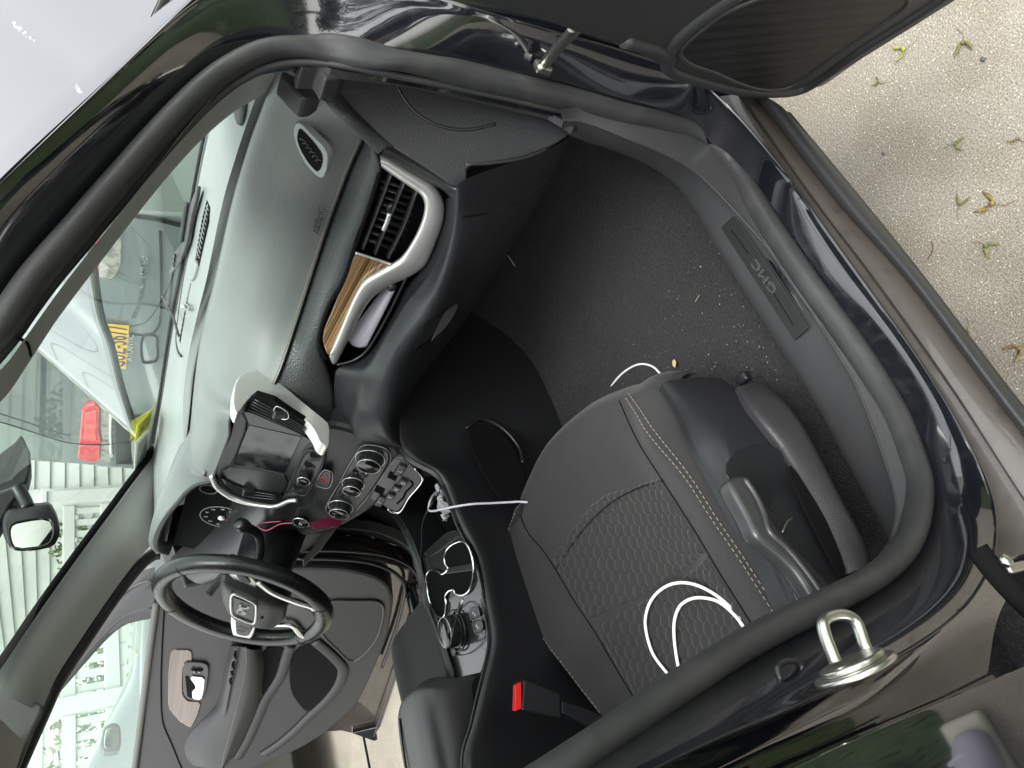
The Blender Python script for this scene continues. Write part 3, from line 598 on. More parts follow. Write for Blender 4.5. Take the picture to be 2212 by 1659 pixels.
plate('screen_shelf', s_([(503, 1006), (614, 1024), (622, 1046), (606, 1070), (560, 1068), (494, 1040), (478, 1020)], .000), M['smooth'], stack, .01, 1, .003)
plate('screen_side', s_([(520, 884), (545, 880), (662, 938), (652, 944), (537, 918)], .002), M['smooth'], stack, .012, 0, .002)
cb = [(511, 895), (503, 876), (505, 836), (514, 815), (532, 803), (555, 800), (579, 811), (612, 832), (650, 865), (695, 901), (712, 917), (711, 964), (702, 964), (692, 957), (683, 935), (668, 914), (627, 890), (591, 863), (566, 849), (549, 852), (537, 862), (520, 884)]
plate('vent_surround', on(cb, 'y', -.175), M['silver'], stack, .03, 1, .005)
rv = [(552, 853), (591, 865), (630, 892), (668, 916), (676, 938), (672, 946), (660, 943), (545, 893), (524, 888), (536, 866)]
plate('vent_opening', s_(rv, .040), M['dark'], stack, .01, 0, 0)
for i in range(5):
    f = (i+.5)/5; a = (534+f*18, 886-f*26); b = (668-f*4, 940-f*26+10)
    tube('vent_blade', s_([a, ((a[0]+b[0])/2, (a[1]+b[1])/2-2), b], .043), .0016, M['plastic'], stack, n=10, seg=6)
box('vent_tab', P(s_([(604, 894)], .046)[0]), (.012, .020, .022), M['smooth'], stack, bev=.003)
tube('tab_rim', s_([(592, 890), (598, 878), (620, 890), (622, 904), (608, 905)], .052), .0008, M['silver'], stack, n=40, seg=6, closed=True)
lv = [(472, 1028), (484, 1034), (520, 1050), (560, 1060), (606, 1066), (612, 1075), (600, 1088), (560, 1086), (510, 1072), (482, 1052)]
plate('vent_opening', s_(lv, .003), M['dark'], stack, .01, 1, 0)
for i in range(3):
    f = (i+1)/4; tube('vent_blade', s_([(478+f*8, 1032+f*14), (530, 1052+f*24), (600, 1066+f*18)], .006), .0014, M['plastic'], stack, n=12, seg=6)
box('vent_tab', P(s_([(536, 1062)], .010)[0]), (.012, .020, .022), M['smooth'], stack, bev=.003)
tube('vent_surround', s_([(458, 1027), (466, 1048), (480, 1061), (505, 1076), (540, 1087), (584, 1094), (602, 1092), (626, 1082), (642, 1081)], .004), .0045, M['silver'], stack, n=60, seg=10, r2=.006)
# radio buttons
rp = [(663, 974), (694, 978), (700, 990), (690, 1020), (662, 1068), (654, 1071), (624, 1062), (624, 1050), (640, 1015)]
plate('radio_panel', s_(rp, .006), M['smooth'], stack, .01, 1, .002)
tube('radio_panel_rim', s_(rp, .0065), .0011, M['plastic2'], stack, n=80, seg=6, closed=True)
for (x, y, w) in ((680, 989, .016), (668, 1008, .012), (653, 1042, .012), (643, 1056, .014)):
    box('radio_button', P(s_([(x, y)], .009)[0]), (.008, w, .022), M['smooth'], stack, bev=.002)
axs = np.array([-1, 0, .49]); axs /= np.linalg.norm(axs)
def knob(c, ax, r, h, par, cap_='gloss', ribs=22):
    V = []; o = None
    seg = ribs*4; q = Vector((0, 0, 1)).rotation_difference(Vector(ax)); F = []
    prof = [(1.0, 0), (1.0, .12), (.93, .16), (.93, .85), (.88, 1.0)]
    for k, (rr, hh) in enumerate(prof):
        for j in range(seg):
            a = 2*math.pi*j/seg; rib = 1-(.05 if (k in (2, 3) and j % 4 == 0) else 0); V.append(np.array(c)+np.array(q @ Vector((r*rr*rib*math.cos(a), r*rr*rib*math.sin(a), h*hh))))
    F = gridf(len(prof), seg, True)+[tuple(range((len(prof)-1)*seg, len(prof)*seg))]
    k = mesh('knob', V, F, M['smooth'], par, False)
    cc = np.array(c)+np.array(ax)*h
    lathe('knob_face', cc, ax, [(r*.86, 0), (r*.86, .0012), (r*.80, .002)], M[cap_], par, 40)
    ring('knob_ring', cc+np.array(ax)*.0005, ax, r*.88, .0006, M['silver'], par)
    return k
def ring(name, c, ax, r, t, mat, par, seg=48):
    q = Vector((0, 0, 1)).rotation_difference(Vector(ax)); pts = [tuple(np.array(c)+np.array(q @ Vector((r*math.cos(a), r*math.sin(a), 0)))) for a in np.linspace(0, 2*math.pi, seg, endpoint=False)]
    return tube(name, pts, t, mat, par, n=seg+1, seg=8, closed=True, ref=tuple(ax))
knob(P(s_([(660, 1028)], .008)[0]), axs, .0135, .012, stack)
plate('hazard_button', s_([(700, 1016), (718, 1022), (710, 1054), (684, 1050), (684, 1042)], .008), M['smooth'], stack, .006, 1, .0015)
tr_ = [(692, 1034), (706, 1028), (704, 1042)]
tube('hazard_triangle', s_(tr_, .0095), .0007, mk('red_print', (.5, .03, .02), .5), stack, n=30, seg=5, closed=True)
tube('hazard_rim', s_([(700, 1016), (718, 1022), (710, 1054), (684, 1050), (684, 1042)], .009), .0008, M['icong'], stack, n=40, seg=5, closed=True)
hv = [(786, 962), (826, 966), (842, 978), (842, 1000), (804, 1060), (768, 1104), (745, 1114), (712, 1110), (703, 1100), (735, 1040), (766, 985)]
plate('climate_panel', h_(hv, .006), M['smooth'], stack, .012, 2, .003)
tube('climate_rim', h_(hv, .007), .0008, M['icong'], stack, n=90, seg=6, closed=True)
axh = np.array([-1, 0, .42]); axh /= np.linalg.norm(axh)
for x, y, rr in ((800, 992, .024), (763, 1046, .019), (736, 1096, .022)): 
    c_ = P(h_([(x, y)], .008)[0]); knob(c_, axh, rr, .016, stack); ring('knob_surround', c_, axh, rr*1.12, .0008, M['silver'], stack)
for x, y in ((776, 1008), (793, 1013), (766, 1022), (788, 1026), (756, 1066), (742, 1062), (738, 1068), (762, 1072)):
    box('climate_button', P(h_([(x, y)], .009)[0]), (.005, .014, .011), M['smooth'], stack, bev=.0012)
    text('button_icon', random.choice(['~', '*', '#', '=', '::']), P(h_([(x, y)], .0125)[0]), (0, -1, 0), (.42, 0, 1), .005, M['icon'], stack, .0002)
# start button and lanyard tag
ca = P(h_([(652, 1124)], .015)[0]); lathe('start_button', ca, axs, [(.017, 0), (.017, .006), (.014, .008)], M['gloss'], stack, 36); ring('start_ring', ca+axs*.006, axs, .0165, .0016, M['chrome'], stack)
text('start_lettering', 'START\nSTOP', ca+axs*.0085, (0, -1, 0), (.49, 0, 1), .007, M['icon'], stack, .0002)
# gear selector keys
gp = [(850, 990), (874, 991), (895, 1010), (912, 1030), (909, 1044), (884, 1074), (862, 1106), (846, 1104), (820, 1088), (797, 1077), (802, 1064), (826, 1028)]
gear = plate('gear_selector', h_(gp, .008), mk('silver_paint', (.10, .10, .105), .35, .4), suv, .015, 2, .003)
tube('gear_chrome', h_([(896, 1012), (912, 1030), (909, 1044), (884, 1074), (862, 1107), (845, 1105), (838, 1099)], .010), .0024, M['chrome'], gear, n=60, seg=8)
tube('gear_slot', h_([(886, 1038), (892, 1046), (876, 1064), (872, 1074), (858, 1088)], .009), .002, M['dark'], gear, n=30, seg=6)
for x, y, s, w, q in ((865, 1014, 'L', .036, 0), (872, 1040, 'D', .018, 1), (857, 1054, 'N', .018, 0), (844, 1070, 'R', .018, 1), (822, 1081, 'P', .036, 0)):
    c_ = P(h_([(x, y)], .011)[0]); box('gear_key', c_, (.008, w, .016), M['smooth'], gear, rot=[(.92, 0, -.39), (0, 1, 0), (.39, 0, .92)], bev=.002)
    text('gear_letter', s, c_+axh*.0048, (0, -1, 0), (.42, 0, 1), .0075, M['icon'], gear, .0002)
    if q: plate('key_well', h_([(x-12, y-13), (x-30, y-22), (x-36, y-9), (x-18, y)], .0095), M['dark'], gear, .002, 0, 0)
# ================================================================== CENTRE CONSOLE
zc = .732
tr0 = [(845, 905, 'y', -.16), (852, 940, 'y', -.15), (862, 972, 'y', -.135), (900, 1005, 'y', -.13), (931, 1019, 'y', -.13), (955, 1046, 'y', -.13), (976, 1099, 'y', -.13), (992, 1141, 'y', -.13), (1010, 1175, 'y', -.13), (1027, 1215, 'y', -.13), (1036, 1260, 'y', -.13), (1048, 1320, 'y', -.13), (1057, 1372, 'y', -.13), (1056, 1400, 'y', -.13), (1043, 1460, 'y', -.13), (1030, 1513, 'y', -.13), (1018, 1567, 'y', -.13), (1000, 1640, 'y', -.13), (-.75, -.13, .90), (-1.2, -.13, .90)]
tc_ = cat(P3(tr0), 70)
out1 = tc_.copy(); out1[:, 1] -= .010; out1[:, 2] -= .012
out2 = tc_.copy(); out2[:, 1] += .004; out2[:, 2] = out2[:, 2]*.55+.72*.45-.09
out3 = tc_.copy(); out3[:, 1] += .03; out3[:, 2] = .36
inn = tc_.copy(); inn[:, 1] += .008; inn[:, 2] -= .003
w = np.array([list(v) for v in out1]); 
fw = np.array([[.60, -.16, 1.0]]); ext = lambda A, p: np.vstack([np.array([p]), A])
console = loft('centre_console', [[tuple(v) for v in ext(inn, (.50, -.13, .80))], [tuple(v) for v in ext(out1, (.50, -.17, .79))], [tuple(v) for v in ext(out2, (.50, -.175, .62))], [tuple(v) for v in ext(out3, (.50, -.165, .36))]], M['smooth'], suv, 100, 6)
tube('console_edge', [tuple(v) for v in tc_[8:]+np.array([0, .002, .001])], .0022, M['smooth'], console, n=120, seg=6)
# left edge of the top, traced
tl = Z([(800, 1075), (859, 1111), (883, 1147), (903, 1195), (915, 1245), (922, 1290), (941, 1328), (955, 1368), (966, 1408), (978, 1450), (985, 1500)], .735)
tlc = cat(P3(tl), 50)
ol = tlc.copy(); ol[:, 1] += .012; ol[:, 2] -= .02; ol2 = ol.copy(); ol2[:, 2] = .36; ol2[:, 1] += .01
loft('console_side', [[tuple(v) for v in tlc], [tuple(v) for v in ol], [tuple(v) for v in ol2]], M['smooth'], console, 60, 4)
tube('console_edge', [tuple(v) for v in tlc], .0025, M['smooth'], console, n=80, seg=8)
# forward bin floor
bin_ = [(862, 1105), (895, 1040), (930, 1030), (955, 1060), (975, 1110), (992, 1150), (985, 1160), (920, 1205), (905, 1190), (888, 1150)]
plate('storage_bin', Z(bin_, .66), M['dark'], console, .01, 1, 0)
wl_ = [[tuple(P(t)) for t in Z(bin_+[bin_[0]], .733)], [tuple(P(t)+np.array([0, 0, -.07])) for t in Z(bin_+[bin_[0]], .733)]]
loft('bin_wall', wl_, M['smooth'], console, 60, 2)
# cup holder panel
cpn = [(907, 1210), (918, 1190), (960, 1152), (976, 1146), (992, 1150), (1012, 1185), (1028, 1225), (1038, 1270), (1047, 1320), (1055, 1372), (1054, 1400), (1040, 1452), (1020, 1500), (1005, 1515), (985, 1490), (975, 1430), (962, 1400), (945, 1340), (926, 1300), (915, 1260)]
def Kz(pts, z=zc): return [(x, y, 'z', z) for x, y in pts]
panel = plate('console_panel', Kz(cpn, .730), mk('dark_satin_panel', (.05, .05, .052), .25, .6, None, None, .3), console, .006, 1, .0015, vec=(0, 0, -.006))
cup = [(1002, 1170), (985, 1172), (967, 1185), (960, 1203), (962, 1218), (968, 1228), (955, 1240), (945, 1233), (928, 1232), (921, 1248), (924, 1280), (933, 1310), (945, 1330), (955, 1334), (962, 1326), (964, 1304), (962, 1290), (968, 1278), (980, 1274), (984, 1282), (1000, 1285), (1014, 1275), (1022, 1250), (1022, 1215), (1014, 1185)]
cupo = plate('cup_holder', Kz(cup, .7325), M['dark'], console, .001, 1, 0, vec=(0, 0, -.002))  # flat near-black plate paints in the shade of the cup wells
tube('cup_rim', Kz(cup, .7335), .0021, M['chrome'], cupo, n=200, seg=8, closed=True)
plate('cup_rib', Kz([(967, 1226), (1022, 1216), (1021, 1232), (962, 1240)], .7345), M['smooth'], cupo, .002, 0, .001, vec=(0, 0, -.006))
# drive mode knob + keys
kd = P((985, 1362, 'z', .735)); knob(kd+np.array([0, 0, 0]), (0, 0, 1), .029, .022, console, 'gloss', 28)
ring('knob_surround', kd, (0, 0, 1), .035, .0016, M['smooth'], console)
for pts in ([(1014, 1312), (1030, 1310), (1036, 1332), (1018, 1338)], [(1021, 1344), (1038, 1338), (1042, 1360), (1028, 1370)], [(963, 1365), (970, 1358), (975, 1385), (966, 1396)], [(974, 1404), (980, 1400), (984, 1412), (978, 1416)]):
    plate('console_button', Kz(pts, .7345), M['smooth'], console, .002, 1, .0008, vec=(0, 0, -.004))
    tube('button_rim', Kz(pts, .735), .0006, M['icong'], console, n=24, seg=5, closed=True)
for x, y in ((1024, 1326), (1031, 1354), (969, 1374)): text('seat_icon', '%', P((x, y, 'z', .7355)), (0, -1, 0), (1, 0, .2), .008, M['icon'], console, .0002)
tube('panel_ring', Kz([(965, 1340), (990, 1318), (1020, 1300), (1044, 1340), (1048, 1375), (1030, 1400), (1000, 1415), (975, 1408), (962, 1375)], .7325), .0006, M['dark'], console, n=80, seg=5, closed=True)
# recessed side pocket outline and scuffs on the console side
tube('pocket_crease', [(1007, 925, 'y', -.158), (1040, 905, 'y', -.158), (1085, 925, 'y', -.158), (1120, 965, 'y', -.158), (1130, 1000, 'y', -.158)], .0035, M['smooth'], console, n=40, seg=8)
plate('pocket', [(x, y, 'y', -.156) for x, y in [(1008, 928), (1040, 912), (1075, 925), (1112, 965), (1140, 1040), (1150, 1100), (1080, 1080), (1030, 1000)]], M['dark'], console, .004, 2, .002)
# armrest lid
ar0 = [(905, 1470, 'z', .80), (928, 1458, 'z', .80), (943, 1462, 'z', .80), (955, 1490, 'z', .80), (966, 1530, 'z', .80)]
AX0 = P((915, 1462, 'z', .875)); 
# lid built in car space: x from front edge back
def arm_pt(x, y, z): return (x, y, z)
ax0 = P((932, 1457, 'y', -.075)); axf = float(ax0[0]); azf = float(ax0[2])
rowsA = []
for dx, dz, sh in ((.004, -.055, .85), (.008, -.03, .92), (0, -.008, .97), (-.02, .004, 1), (-.10, .010, 1.02), (-.22, .012, 1.03), (-.40, .008, 1.03)):
    r_ = []
    for t, h in ((-1, -.065), (-1.03, -.03), (-.98, -.008), (-.85, .004), (-.4, .010), (0, .011), (.4, .010), (.85, .004), (.98, -.008), (1.03, -.03), (1, -.065)):
        hh = h if dz > -.02 else h*(.6)
        r_.append((axf+dx-.02*abs(t)**3, .012+t*.088*sh, azf+dz+min(hh, .0)+max(hh, 0)))
    rowsA.append(r_)
arm = loft('armrest', rowsA, M['leather'], suv, 50, 6)
tube('armrest_stitch', [(axf-.03, .055, azf+.0155), (axf-.06, .055, azf+.019), (axf-.12, .055, azf+.0235), (axf-.22, .056, azf+.0255), (axf-.4, .056, azf+.021)], .0014, M['dark'], arm, n=40, seg=6)
box('armrest_base', (axf-.22, .012, azf-.10), (.42, .165, .10), M['smooth'], arm, bev=.012)
# ================================================================== PASSENGER SEAT
def sr(pts, z): return [(x, y, 'z', z) for x, y in pts]
K1 = [(1114, 1106, 'z', .632), (1098, 1145, 'z', .632), (1094, 1189, 'z', .632), (1104, 1246, 'z', .632), (1122, 1295, 'z', .632), (1150, 1345, 'z', .632), (1180, 1388, 'z', .632), (1218, 1437, 'z', .632), (1260, 1493, 'z', .632), (1298, 1542, 'z', .632), (1345, 1605, 'z', .60)]
K2 = [(1118, 1090, 'z', .608), (1140, 1148, 'z', .628), (1175, 1190, 'z', .632), (1203, 1233, 'z', .632), (1240, 1296, 'z', .632), (1288, 1368, 'z', .632), (1325, 1432, 'z', .62), (1367, 1502, 'z', .622), (1410, 1575, 'z', .625)]
K3 = [(1173, 975, 'z', .606), (1225, 1020, 'z', .612), (1290, 1090, 'z', .610), (1350, 1180, 'z', .604), (1400, 1270, 'z', .602), (1450, 1360, 'z', .605), (1510, 1460, 'z', .61), (1560, 1540, 'z', .61)]
K3b = [(1260, 893, 'z', .604), (1315, 950, 'z', .612), (1375, 1040, 'z', .608), (1430, 1130, 'z', .604), (1490, 1220, 'z', .602), (1545, 1310, 'z', .606), (1600, 1400, 'z', .61), (1640, 1470, 'z', .61)]
K4 = [(1335, 858, 'z', .606), (1380, 955, 'z', .622), (1433, 1039, 'z', .622), (1499, 1142, 'z', .622), (1558, 1241, 'z', .622), (1610, 1324, 'z', .622), (1665, 1410, 'z', .625), (1700, 1470, 'z', .63)]
K5 = [(1366, 850, 'z', .608), (1399, 930, 'z', .632), (1479, 1031, 'z', .636), (1538, 1122, 'z', .636), (1598, 1209, 'z', .636), (1649, 1289, 'z', .636), (1695, 1360, 'z', .636), (1740, 1430, 'z', .64)]
K6 = [(1405, 828, 'z', .604), (1450, 900, 'z', .624), (1500, 980, 'z', .626), (1555, 1066, 'z', .626), (1612, 1160, 'z', .626), (1660, 1240, 'z', .626), (1705, 1320, 'z', .626), (1750, 1390, 'z', .63)]
K7 = [(1440, 825, 'z', .585), (1468, 866, 'z', .592), (1513, 959, 'z', .592), (1564, 1050, 'z', .592), (1612, 1134, 'z', .592), (1663, 1229, 'z', .592), (1699, 1300, 'z', .592), (1745, 1375, 'z', .60)]
def lower(c, dz, dy=0, dx=0): return [tuple(P(t)+np.array([dx, dy, -dz])) for t in c]
Ks = [lower(K1, .12, -.01), lower(K1, .03, .004), K1, K2, K3, K3b, K4, K5, K6, K7, lower(K7, .03, .004)]
n_ = 60
arr = [cat(P3(k), n_) for k in Ks]
# front lip rows: roll forward then down
fr = []
for k in arr:
    a = k[0]; d = k[0]-k[1]; d[2] = 0; d /= np.linalg.norm(d)+1e-9; d = d*.3+np.array([.95, 0, 0]); d /= np.linalg.norm(d)
    pre = [a+d*.018+np.array([0, 0, -.10]), a+d*.022+np.array([0, 0, -.05]), a+d*.016+np.array([0, 0, -.018])]
    fr.append(np.vstack([pre, k]))
cush_curves = [[tuple(v) for v in k] for k in fr]
seat = empty('x', (0, 0, 0), None, None); bpy.data.objects.remove(seat)
pseat = loft('passenger_seat', cush_curves, M['fabric'], suv, 90, 8)
S5 = cat(P3(K5), 60); 
def dashes(name, A, off, mat, par, L=.0065, gap=.0035, r=.0007):
    A = A+np.array(off); d = np.r_[0, np.cumsum(np.linalg.norm(np.diff(A, axis=0), axis=1))]; tot = d[-1]; V = []; F = []
    t = 0
    while t < tot-L:
        a = np.array([np.interp(t, d, A[:, q]) for q in range(3)]); b = np.array([np.interp(t+L, d, A[:, q]) for q in range(3)])
        T = b-a; T /= np.linalg.norm(T); N = np.cross(T, [0, 0, 1.]); N /= np.linalg.norm(N)+1e-9; Bv = np.cross(T, N); k = len(V)
        for p_ in (a, b):
            for s in range(6):
                an = s*math.pi/3; V.append(p_+(N*math.cos(an)+Bv*math.sin(an))*r)
        F += [(k+s, k+(s+1) % 6, k+6+(s+1) % 6, k+6+s) for s in range(6)]+[tuple(range(k, k+6)), tuple(range(k+6, k+12))]
        t += L+gap
    return mesh(name, V, F, mat, par)
st_a = cat(P3([(1352, 860, 'z', .618), (1372, 890, 'z', .630), (1399, 935, 'z', .637), (1479, 1031, 'z', .6385), (1538, 1122, 'z', .6385), (1598, 1209, 'z', .6385), (1649, 1289, 'z', .6385), (1690, 1352, 'z', .6385)]), 80)
st_b = cat(P3([(1358, 850, 'z', .618), (1385, 888, 'z', .632), (1412, 928, 'z', .6375), (1489, 1026, 'z', .6385), (1548, 1118, 'z', .6385), (1607, 1205, 'z', .6385), (1658, 1284, 'z', .6385), (1700, 1346, 'z', .6385)]), 80)
dashes('stitching', st_a, (0, 0, .0005), M['threadw'], pseat, .0048, .0034, .00055); dashes('stitching', st_b, (0, 0, .0005), M['threadw'], pseat, .0048, .0034, .00055)
st_c = cat(P3([(1114, 1108, 'z', .634), (1099, 1145, 'z', .634), (1095, 1189, 'z', .634), (1105, 1246, 'z', .634), (1123, 1295, 'z', .634), (1151, 1345, 'z', .634), (1181, 1388, 'z', .634), (1219, 1437, 'z', .634), (1261, 1493, 'z', .634), (1299, 1542, 'z', .634)]), 80)
dashes('stitching', st_c, (0, 0, .001), M['threadw'], pseat, .005, .004, .0006)
# quilted insert: real relief
def hexdisp(amp, cell):
    def f(G):
        du = np.gradient(G, axis=1); dv = np.gradient(G, axis=0); Nn = np.cross(du, dv); Nn /= np.linalg.norm(Nn, axis=2)[:, :, None]+1e-12
        Nn *= np.sign(Nn[:, :, 2:3]+1e-9)
        x = G[:, :, 0]*.80+G[:, :, 1]*.12; y = G[:, :, 1]
        c = cell; a = np.round(y/(c*1.0)); best = np.full(x.shape, 9.)
        for dy_ in (0, 1, -1):
            row = a+dy_; cy = row*c; off = (np.mod(row, 2))*c*.55; cx = np.round((x-off)/(c*1.1))*c*1.1+off
            d = np.maximum(np.abs(x-cx)*.9, np.maximum(np.abs((x-cx)*.5+(y-cy)*.866), np.abs((x-cx)*.5-(y-cy)*.866))); best = np.minimum(best, d)
        h = np.clip(1-(best/(c*.52))**2.2, 0, 1)
        # fade at the borders
        m_, n2 = x.shape; fu = np.clip(np.minimum(np.arange(n2), np.arange(n2)[::-1])/8, 0, 1)[None, :]; fv = np.clip(np.minimum(np.arange(m_), np.arange(m_)[::-1])/8, 0, 1)[:, None]
        return G+Nn*((h*amp+.0025)*fu*fv-.001)[:, :, None]
    return f
base = lambda c, a, b, n=30: cat(cat(P3(c), 200)[int(a*199):int(b*199)+1], n)
def trim_(c, x0, y0, x1, y1):
    A = cat(P3(c), 300); p0 = P((x0, y0, 'z', .61)); p1 = P((x1, y1, 'z', .61)); i = int(np.linalg.norm((A-p0)[:, :2], axis=1).argmin()); j = int(np.linalg.norm((A-p1)[:, :2], axis=1).argmin()); return [tuple(v) for v in A[i:j+1]]
m1 = loft('seat_insert', [trim_(K2, 1201, 1229, 1285, 1364), trim_(K3, 1262, 1130, 1371, 1312), trim_(K3b, 1375, 1050, 1455, 1258), trim_(K4, 1435, 1038, 1528, 1200)], M['hex'], pseat, 230, 76, disp=hexdisp(.0046, .0145))
m2 = loft('seat_insert', [trim_(K2, 1292, 1372, 1400, 1560), trim_(K3, 1375, 1316, 1500, 1520), trim_(K3b, 1461, 1262, 1590, 1480), trim_(K4, 1533, 1204, 1665, 1410)], M['hex'], pseat, 230, 76, disp=hexdisp(.0046, .0145))
sk = cat(P3(K2), 120)[6:]; tube('seam', [tuple(v) for v in sk+np.array([0, 0, .0012])][::3], .0009, M['dark'], pseat, n=120, seg=6)
sk = cat(P3(K4), 120)[2:]; tube('seam', [tuple(v) for v in sk+np.array([0, 0, .0012])][::3], .0009, M['dark'], pseat, n=120, seg=6)
tube('seam', [(1201, 1229, 'z', .6325), (1233, 1181, 'z', .627), (1268, 1134, 'z', .620), (1320, 1086, 'z', .618), (1380, 1054, 'z', .616), (1435, 1038, 'z', .6225)], .0009, M['dark'], pseat, n=60, seg=6)
# plastic side shield, rails, lever
sh0 = [(1440, 824, 'y', -.60), (1470, 866, 'y', -.612), (1514, 959, 'y', -.63), (1565, 1050, 'y', -.635), (1613, 1134, 'y', -.64), (1664, 1229, 'y', -.64), (1700, 1310, 'y', -.64), (1735, 1370, 'y', -.64)]
sh1 = [(1500, 816, 'y', -.605), (1540, 868, 'y', -.632), (1575, 950, 'y', -.655), (1595, 1010, 'y', -.660), (1640, 1110, 'y', -.665), (1690, 1200, 'y', -.665), (1735, 1290, 'y', -.665), (1770, 1350, 'y', -.665)]
sh2 = [(1560, 818, 'y', -.605), (1600, 850, 'y', -.632), (1640, 920, 'y', -.655), (1680, 985, 'y', -.660), (1720, 1060, 'y', -.665), (1770, 1150, 'y', -.668), (1815, 1230, 'y', -.668), (1850, 1290, 'y', -.668)]
shf = [tuple(P(t)+np.array([.02, .02, 0])) for t in sh0]
b2_ = [tuple(P(t)+np.array([0, .03, -.02])) for t in sh2]
shield = loft('seat_side_shield', [[tuple(P(t)+np.array([0, .02, .0])) for t in sh0], sh0, sh1, sh2, b2_], M['plastic'], pseat, 60, 6)
rc0 = [(1598, 834, 'y', -.64), (1620, 868, 'y', -.66), (1650, 905, 'y', -.672), (1698, 970, 'y', -.675), (1740, 1050, 'y', -.675), (1790, 1150, 'y', -.675), (1830, 1240, 'y', -.675)]
rc1 = [(1634, 826, 'y', -.64), (1660, 850, 'y', -.668), (1698, 900, 'y', -.680), (1740, 975, 'y', -.684), (1790, 1070, 'y', -.686), (1838, 1160, 'y', -.686), (1860, 1230, 'y', -.686)]
rc2 = [(1656, 830, 'y', -.64), (1690, 860, 'y', -.664), (1726, 908, 'y', -.680), (1764, 975, 'y', -.684), (1818, 1080, 'y', -.687), (1868, 1172, 'y', -.687), (1885, 1240, 'y', -.687)]
rc3 = [tuple(P(t)+np.array([0, .02, -.03])) for t in rc2]
loft('seat_rail_cover', [[tuple(P(t)+np.array([0, .015, 0])) for t in rc0], rc0, rc1, rc2, rc3], M['plastic2'], pseat, 60, 5)
plate('seat_recess', on([(1568, 1004), (1580, 985), (1610, 966), (1650, 960), (1690, 972), (1694, 1000), (1720, 1060), (1775, 1160), (1810, 1230), (1770, 1250), (1720, 1180), (1660, 1100), (1590, 1040), (1570, 1030)], 'y', -.668), M['smooth'], pseat, .002, 1, .001)
plate('seat_rail', on([(1700, 1010), (1712, 1004), (1780, 1110), (1815, 1190), (1830, 1240), (1815, 1246), (1780, 1180), (1735, 1090)], 'y', -.680), M['dark'], pseat, .004, 1, .001)
lev = [(1574, 1034), (1596, 1023), (1616, 1026), (1632, 1050), (1661, 1094), (1677, 1134), (1703, 1164), (1752, 1212), (1810, 1275), (1766, 1300), (1722, 1232), (1694, 1202), (1661, 1176), (1634, 1156), (1612, 1108), (1580, 1052)]
le = plate('recline_lever', on(lev, 'y', -.705), M['plastic'], pseat, .022, 2, .007, smooth=True); le.data.materials[0] = mk('lever_plastic', (.030, .031, .032), .33)
tube('lever_ridge', on([(1608, 1034), (1632, 1070), (1650, 1110), (1662, 1148), (1700, 1185), (1742, 1236), (1780, 1290)], 'y', -.706), .0035, le.data.materials[0], pseat, n=40, seg=10)
kb = box('rail_knob', P((1606, 818, 'z', .47)), (.016, .022, .016), M['smooth'], pseat, bev=.004)
tube('rail_clip', on([(1690, 1150), (1700, 1128), (1712, 1118)], 'y', -.69), .001, M['zinc'], pseat, n=8, seg=5)
# seat base so nothing floats
box('seat_base', (-.36, -.37, .47), (.5, .40, .10), M['dark'], pseat, bev=.01)
# seat back hidden mostly by the door pillar
bk = [[(-.66, y, z) for z in (.56, .66, .85, 1.05, 1.22)] for y in (-.62, -.58, -.50, -.37, -.24, -.16, -.12)]
bk = [[(x-.10*(z-.56)+(.03 if abs(y+.37) > .15 else 0), y, z) for x, y, z in c] for c in bk]
loft('seat_backrest', bk, M['fabric'], pseat, 20, 5, thick=.08)
# buckle
bb = [(1131, 1467), (1211, 1499), (1213, 1553), (1126, 1534)]
bk0 = P3(on(bb, 'y', -.215)); 
bo = plate('belt_buckle', [tuple(v) for v in bk0], M['smooth'], suv, 0, 0, .003, vec=(.01, .026, -.012))
plate('buckle_button', on([(1114, 1481), (1126, 1473), (1127, 1530), (1112, 1537)], 'y', -.215), M['red'], bo, 0, 0, .001, vec=(.004, .014, -.004))
plate('buckle_stalk', on([(1213, 1512), (1290, 1540), (1330, 1560), (1300, 1585), (1213, 1540)], 'y', -.213), M['smooth'], bo, 0, 0, .002, vec=(.0, .010, -.004))
# ================================================================== DRIVER SEAT
d0 = Z([(925, 1290), (905, 1312), (888, 1335), (858, 1363), (839, 1393), (831, 1425), (827, 1455), (840, 1490), (856, 1520)], .60)
J1 = [(927, 1318), (936, 1337), (945, 1362), (956, 1395), (965, 1425), (975, 1455), (985, 1500)]
xs = P((831, 1420, 'z', .60)); 
rowsD = []
for dx, dz in ((.02, -.13), (.022, -.06), (.008, -.012), (-.03, .004), (-.12, .006), (-.25, .0), (-.45, -.01)):
    r_ = []
    for y, h in ((.115, -.08), (.118, -.02), (.13, 0), (.17, .012), (.24, .0), (.37, -.004), (.50, .0), (.57, .014), (.61, 0), (.62, -.03), (.62, -.1)):
        r_.append((float(P((880, 1345, 'z', .6))[0])+.02+dx-.05*((y-.37)/.25)**2, y, .60+dz+(h if dz > -.05 else h*.3)))
    rowsD.append(r_)
dseat = loft('driver_seat', rowsD, M['fabric'], suv, 50, 6)
dashes('stitching', cat(P3(Z(J1, .608)), 60), (0, 0, .004), M['threadw'], dseat, .005, .004, .0007)
loft('seat_backrest', [[(x, y+.74, z) for x, y, z in c] for c in bk], M['fabric'], dseat, 20, 5, thick=.08)
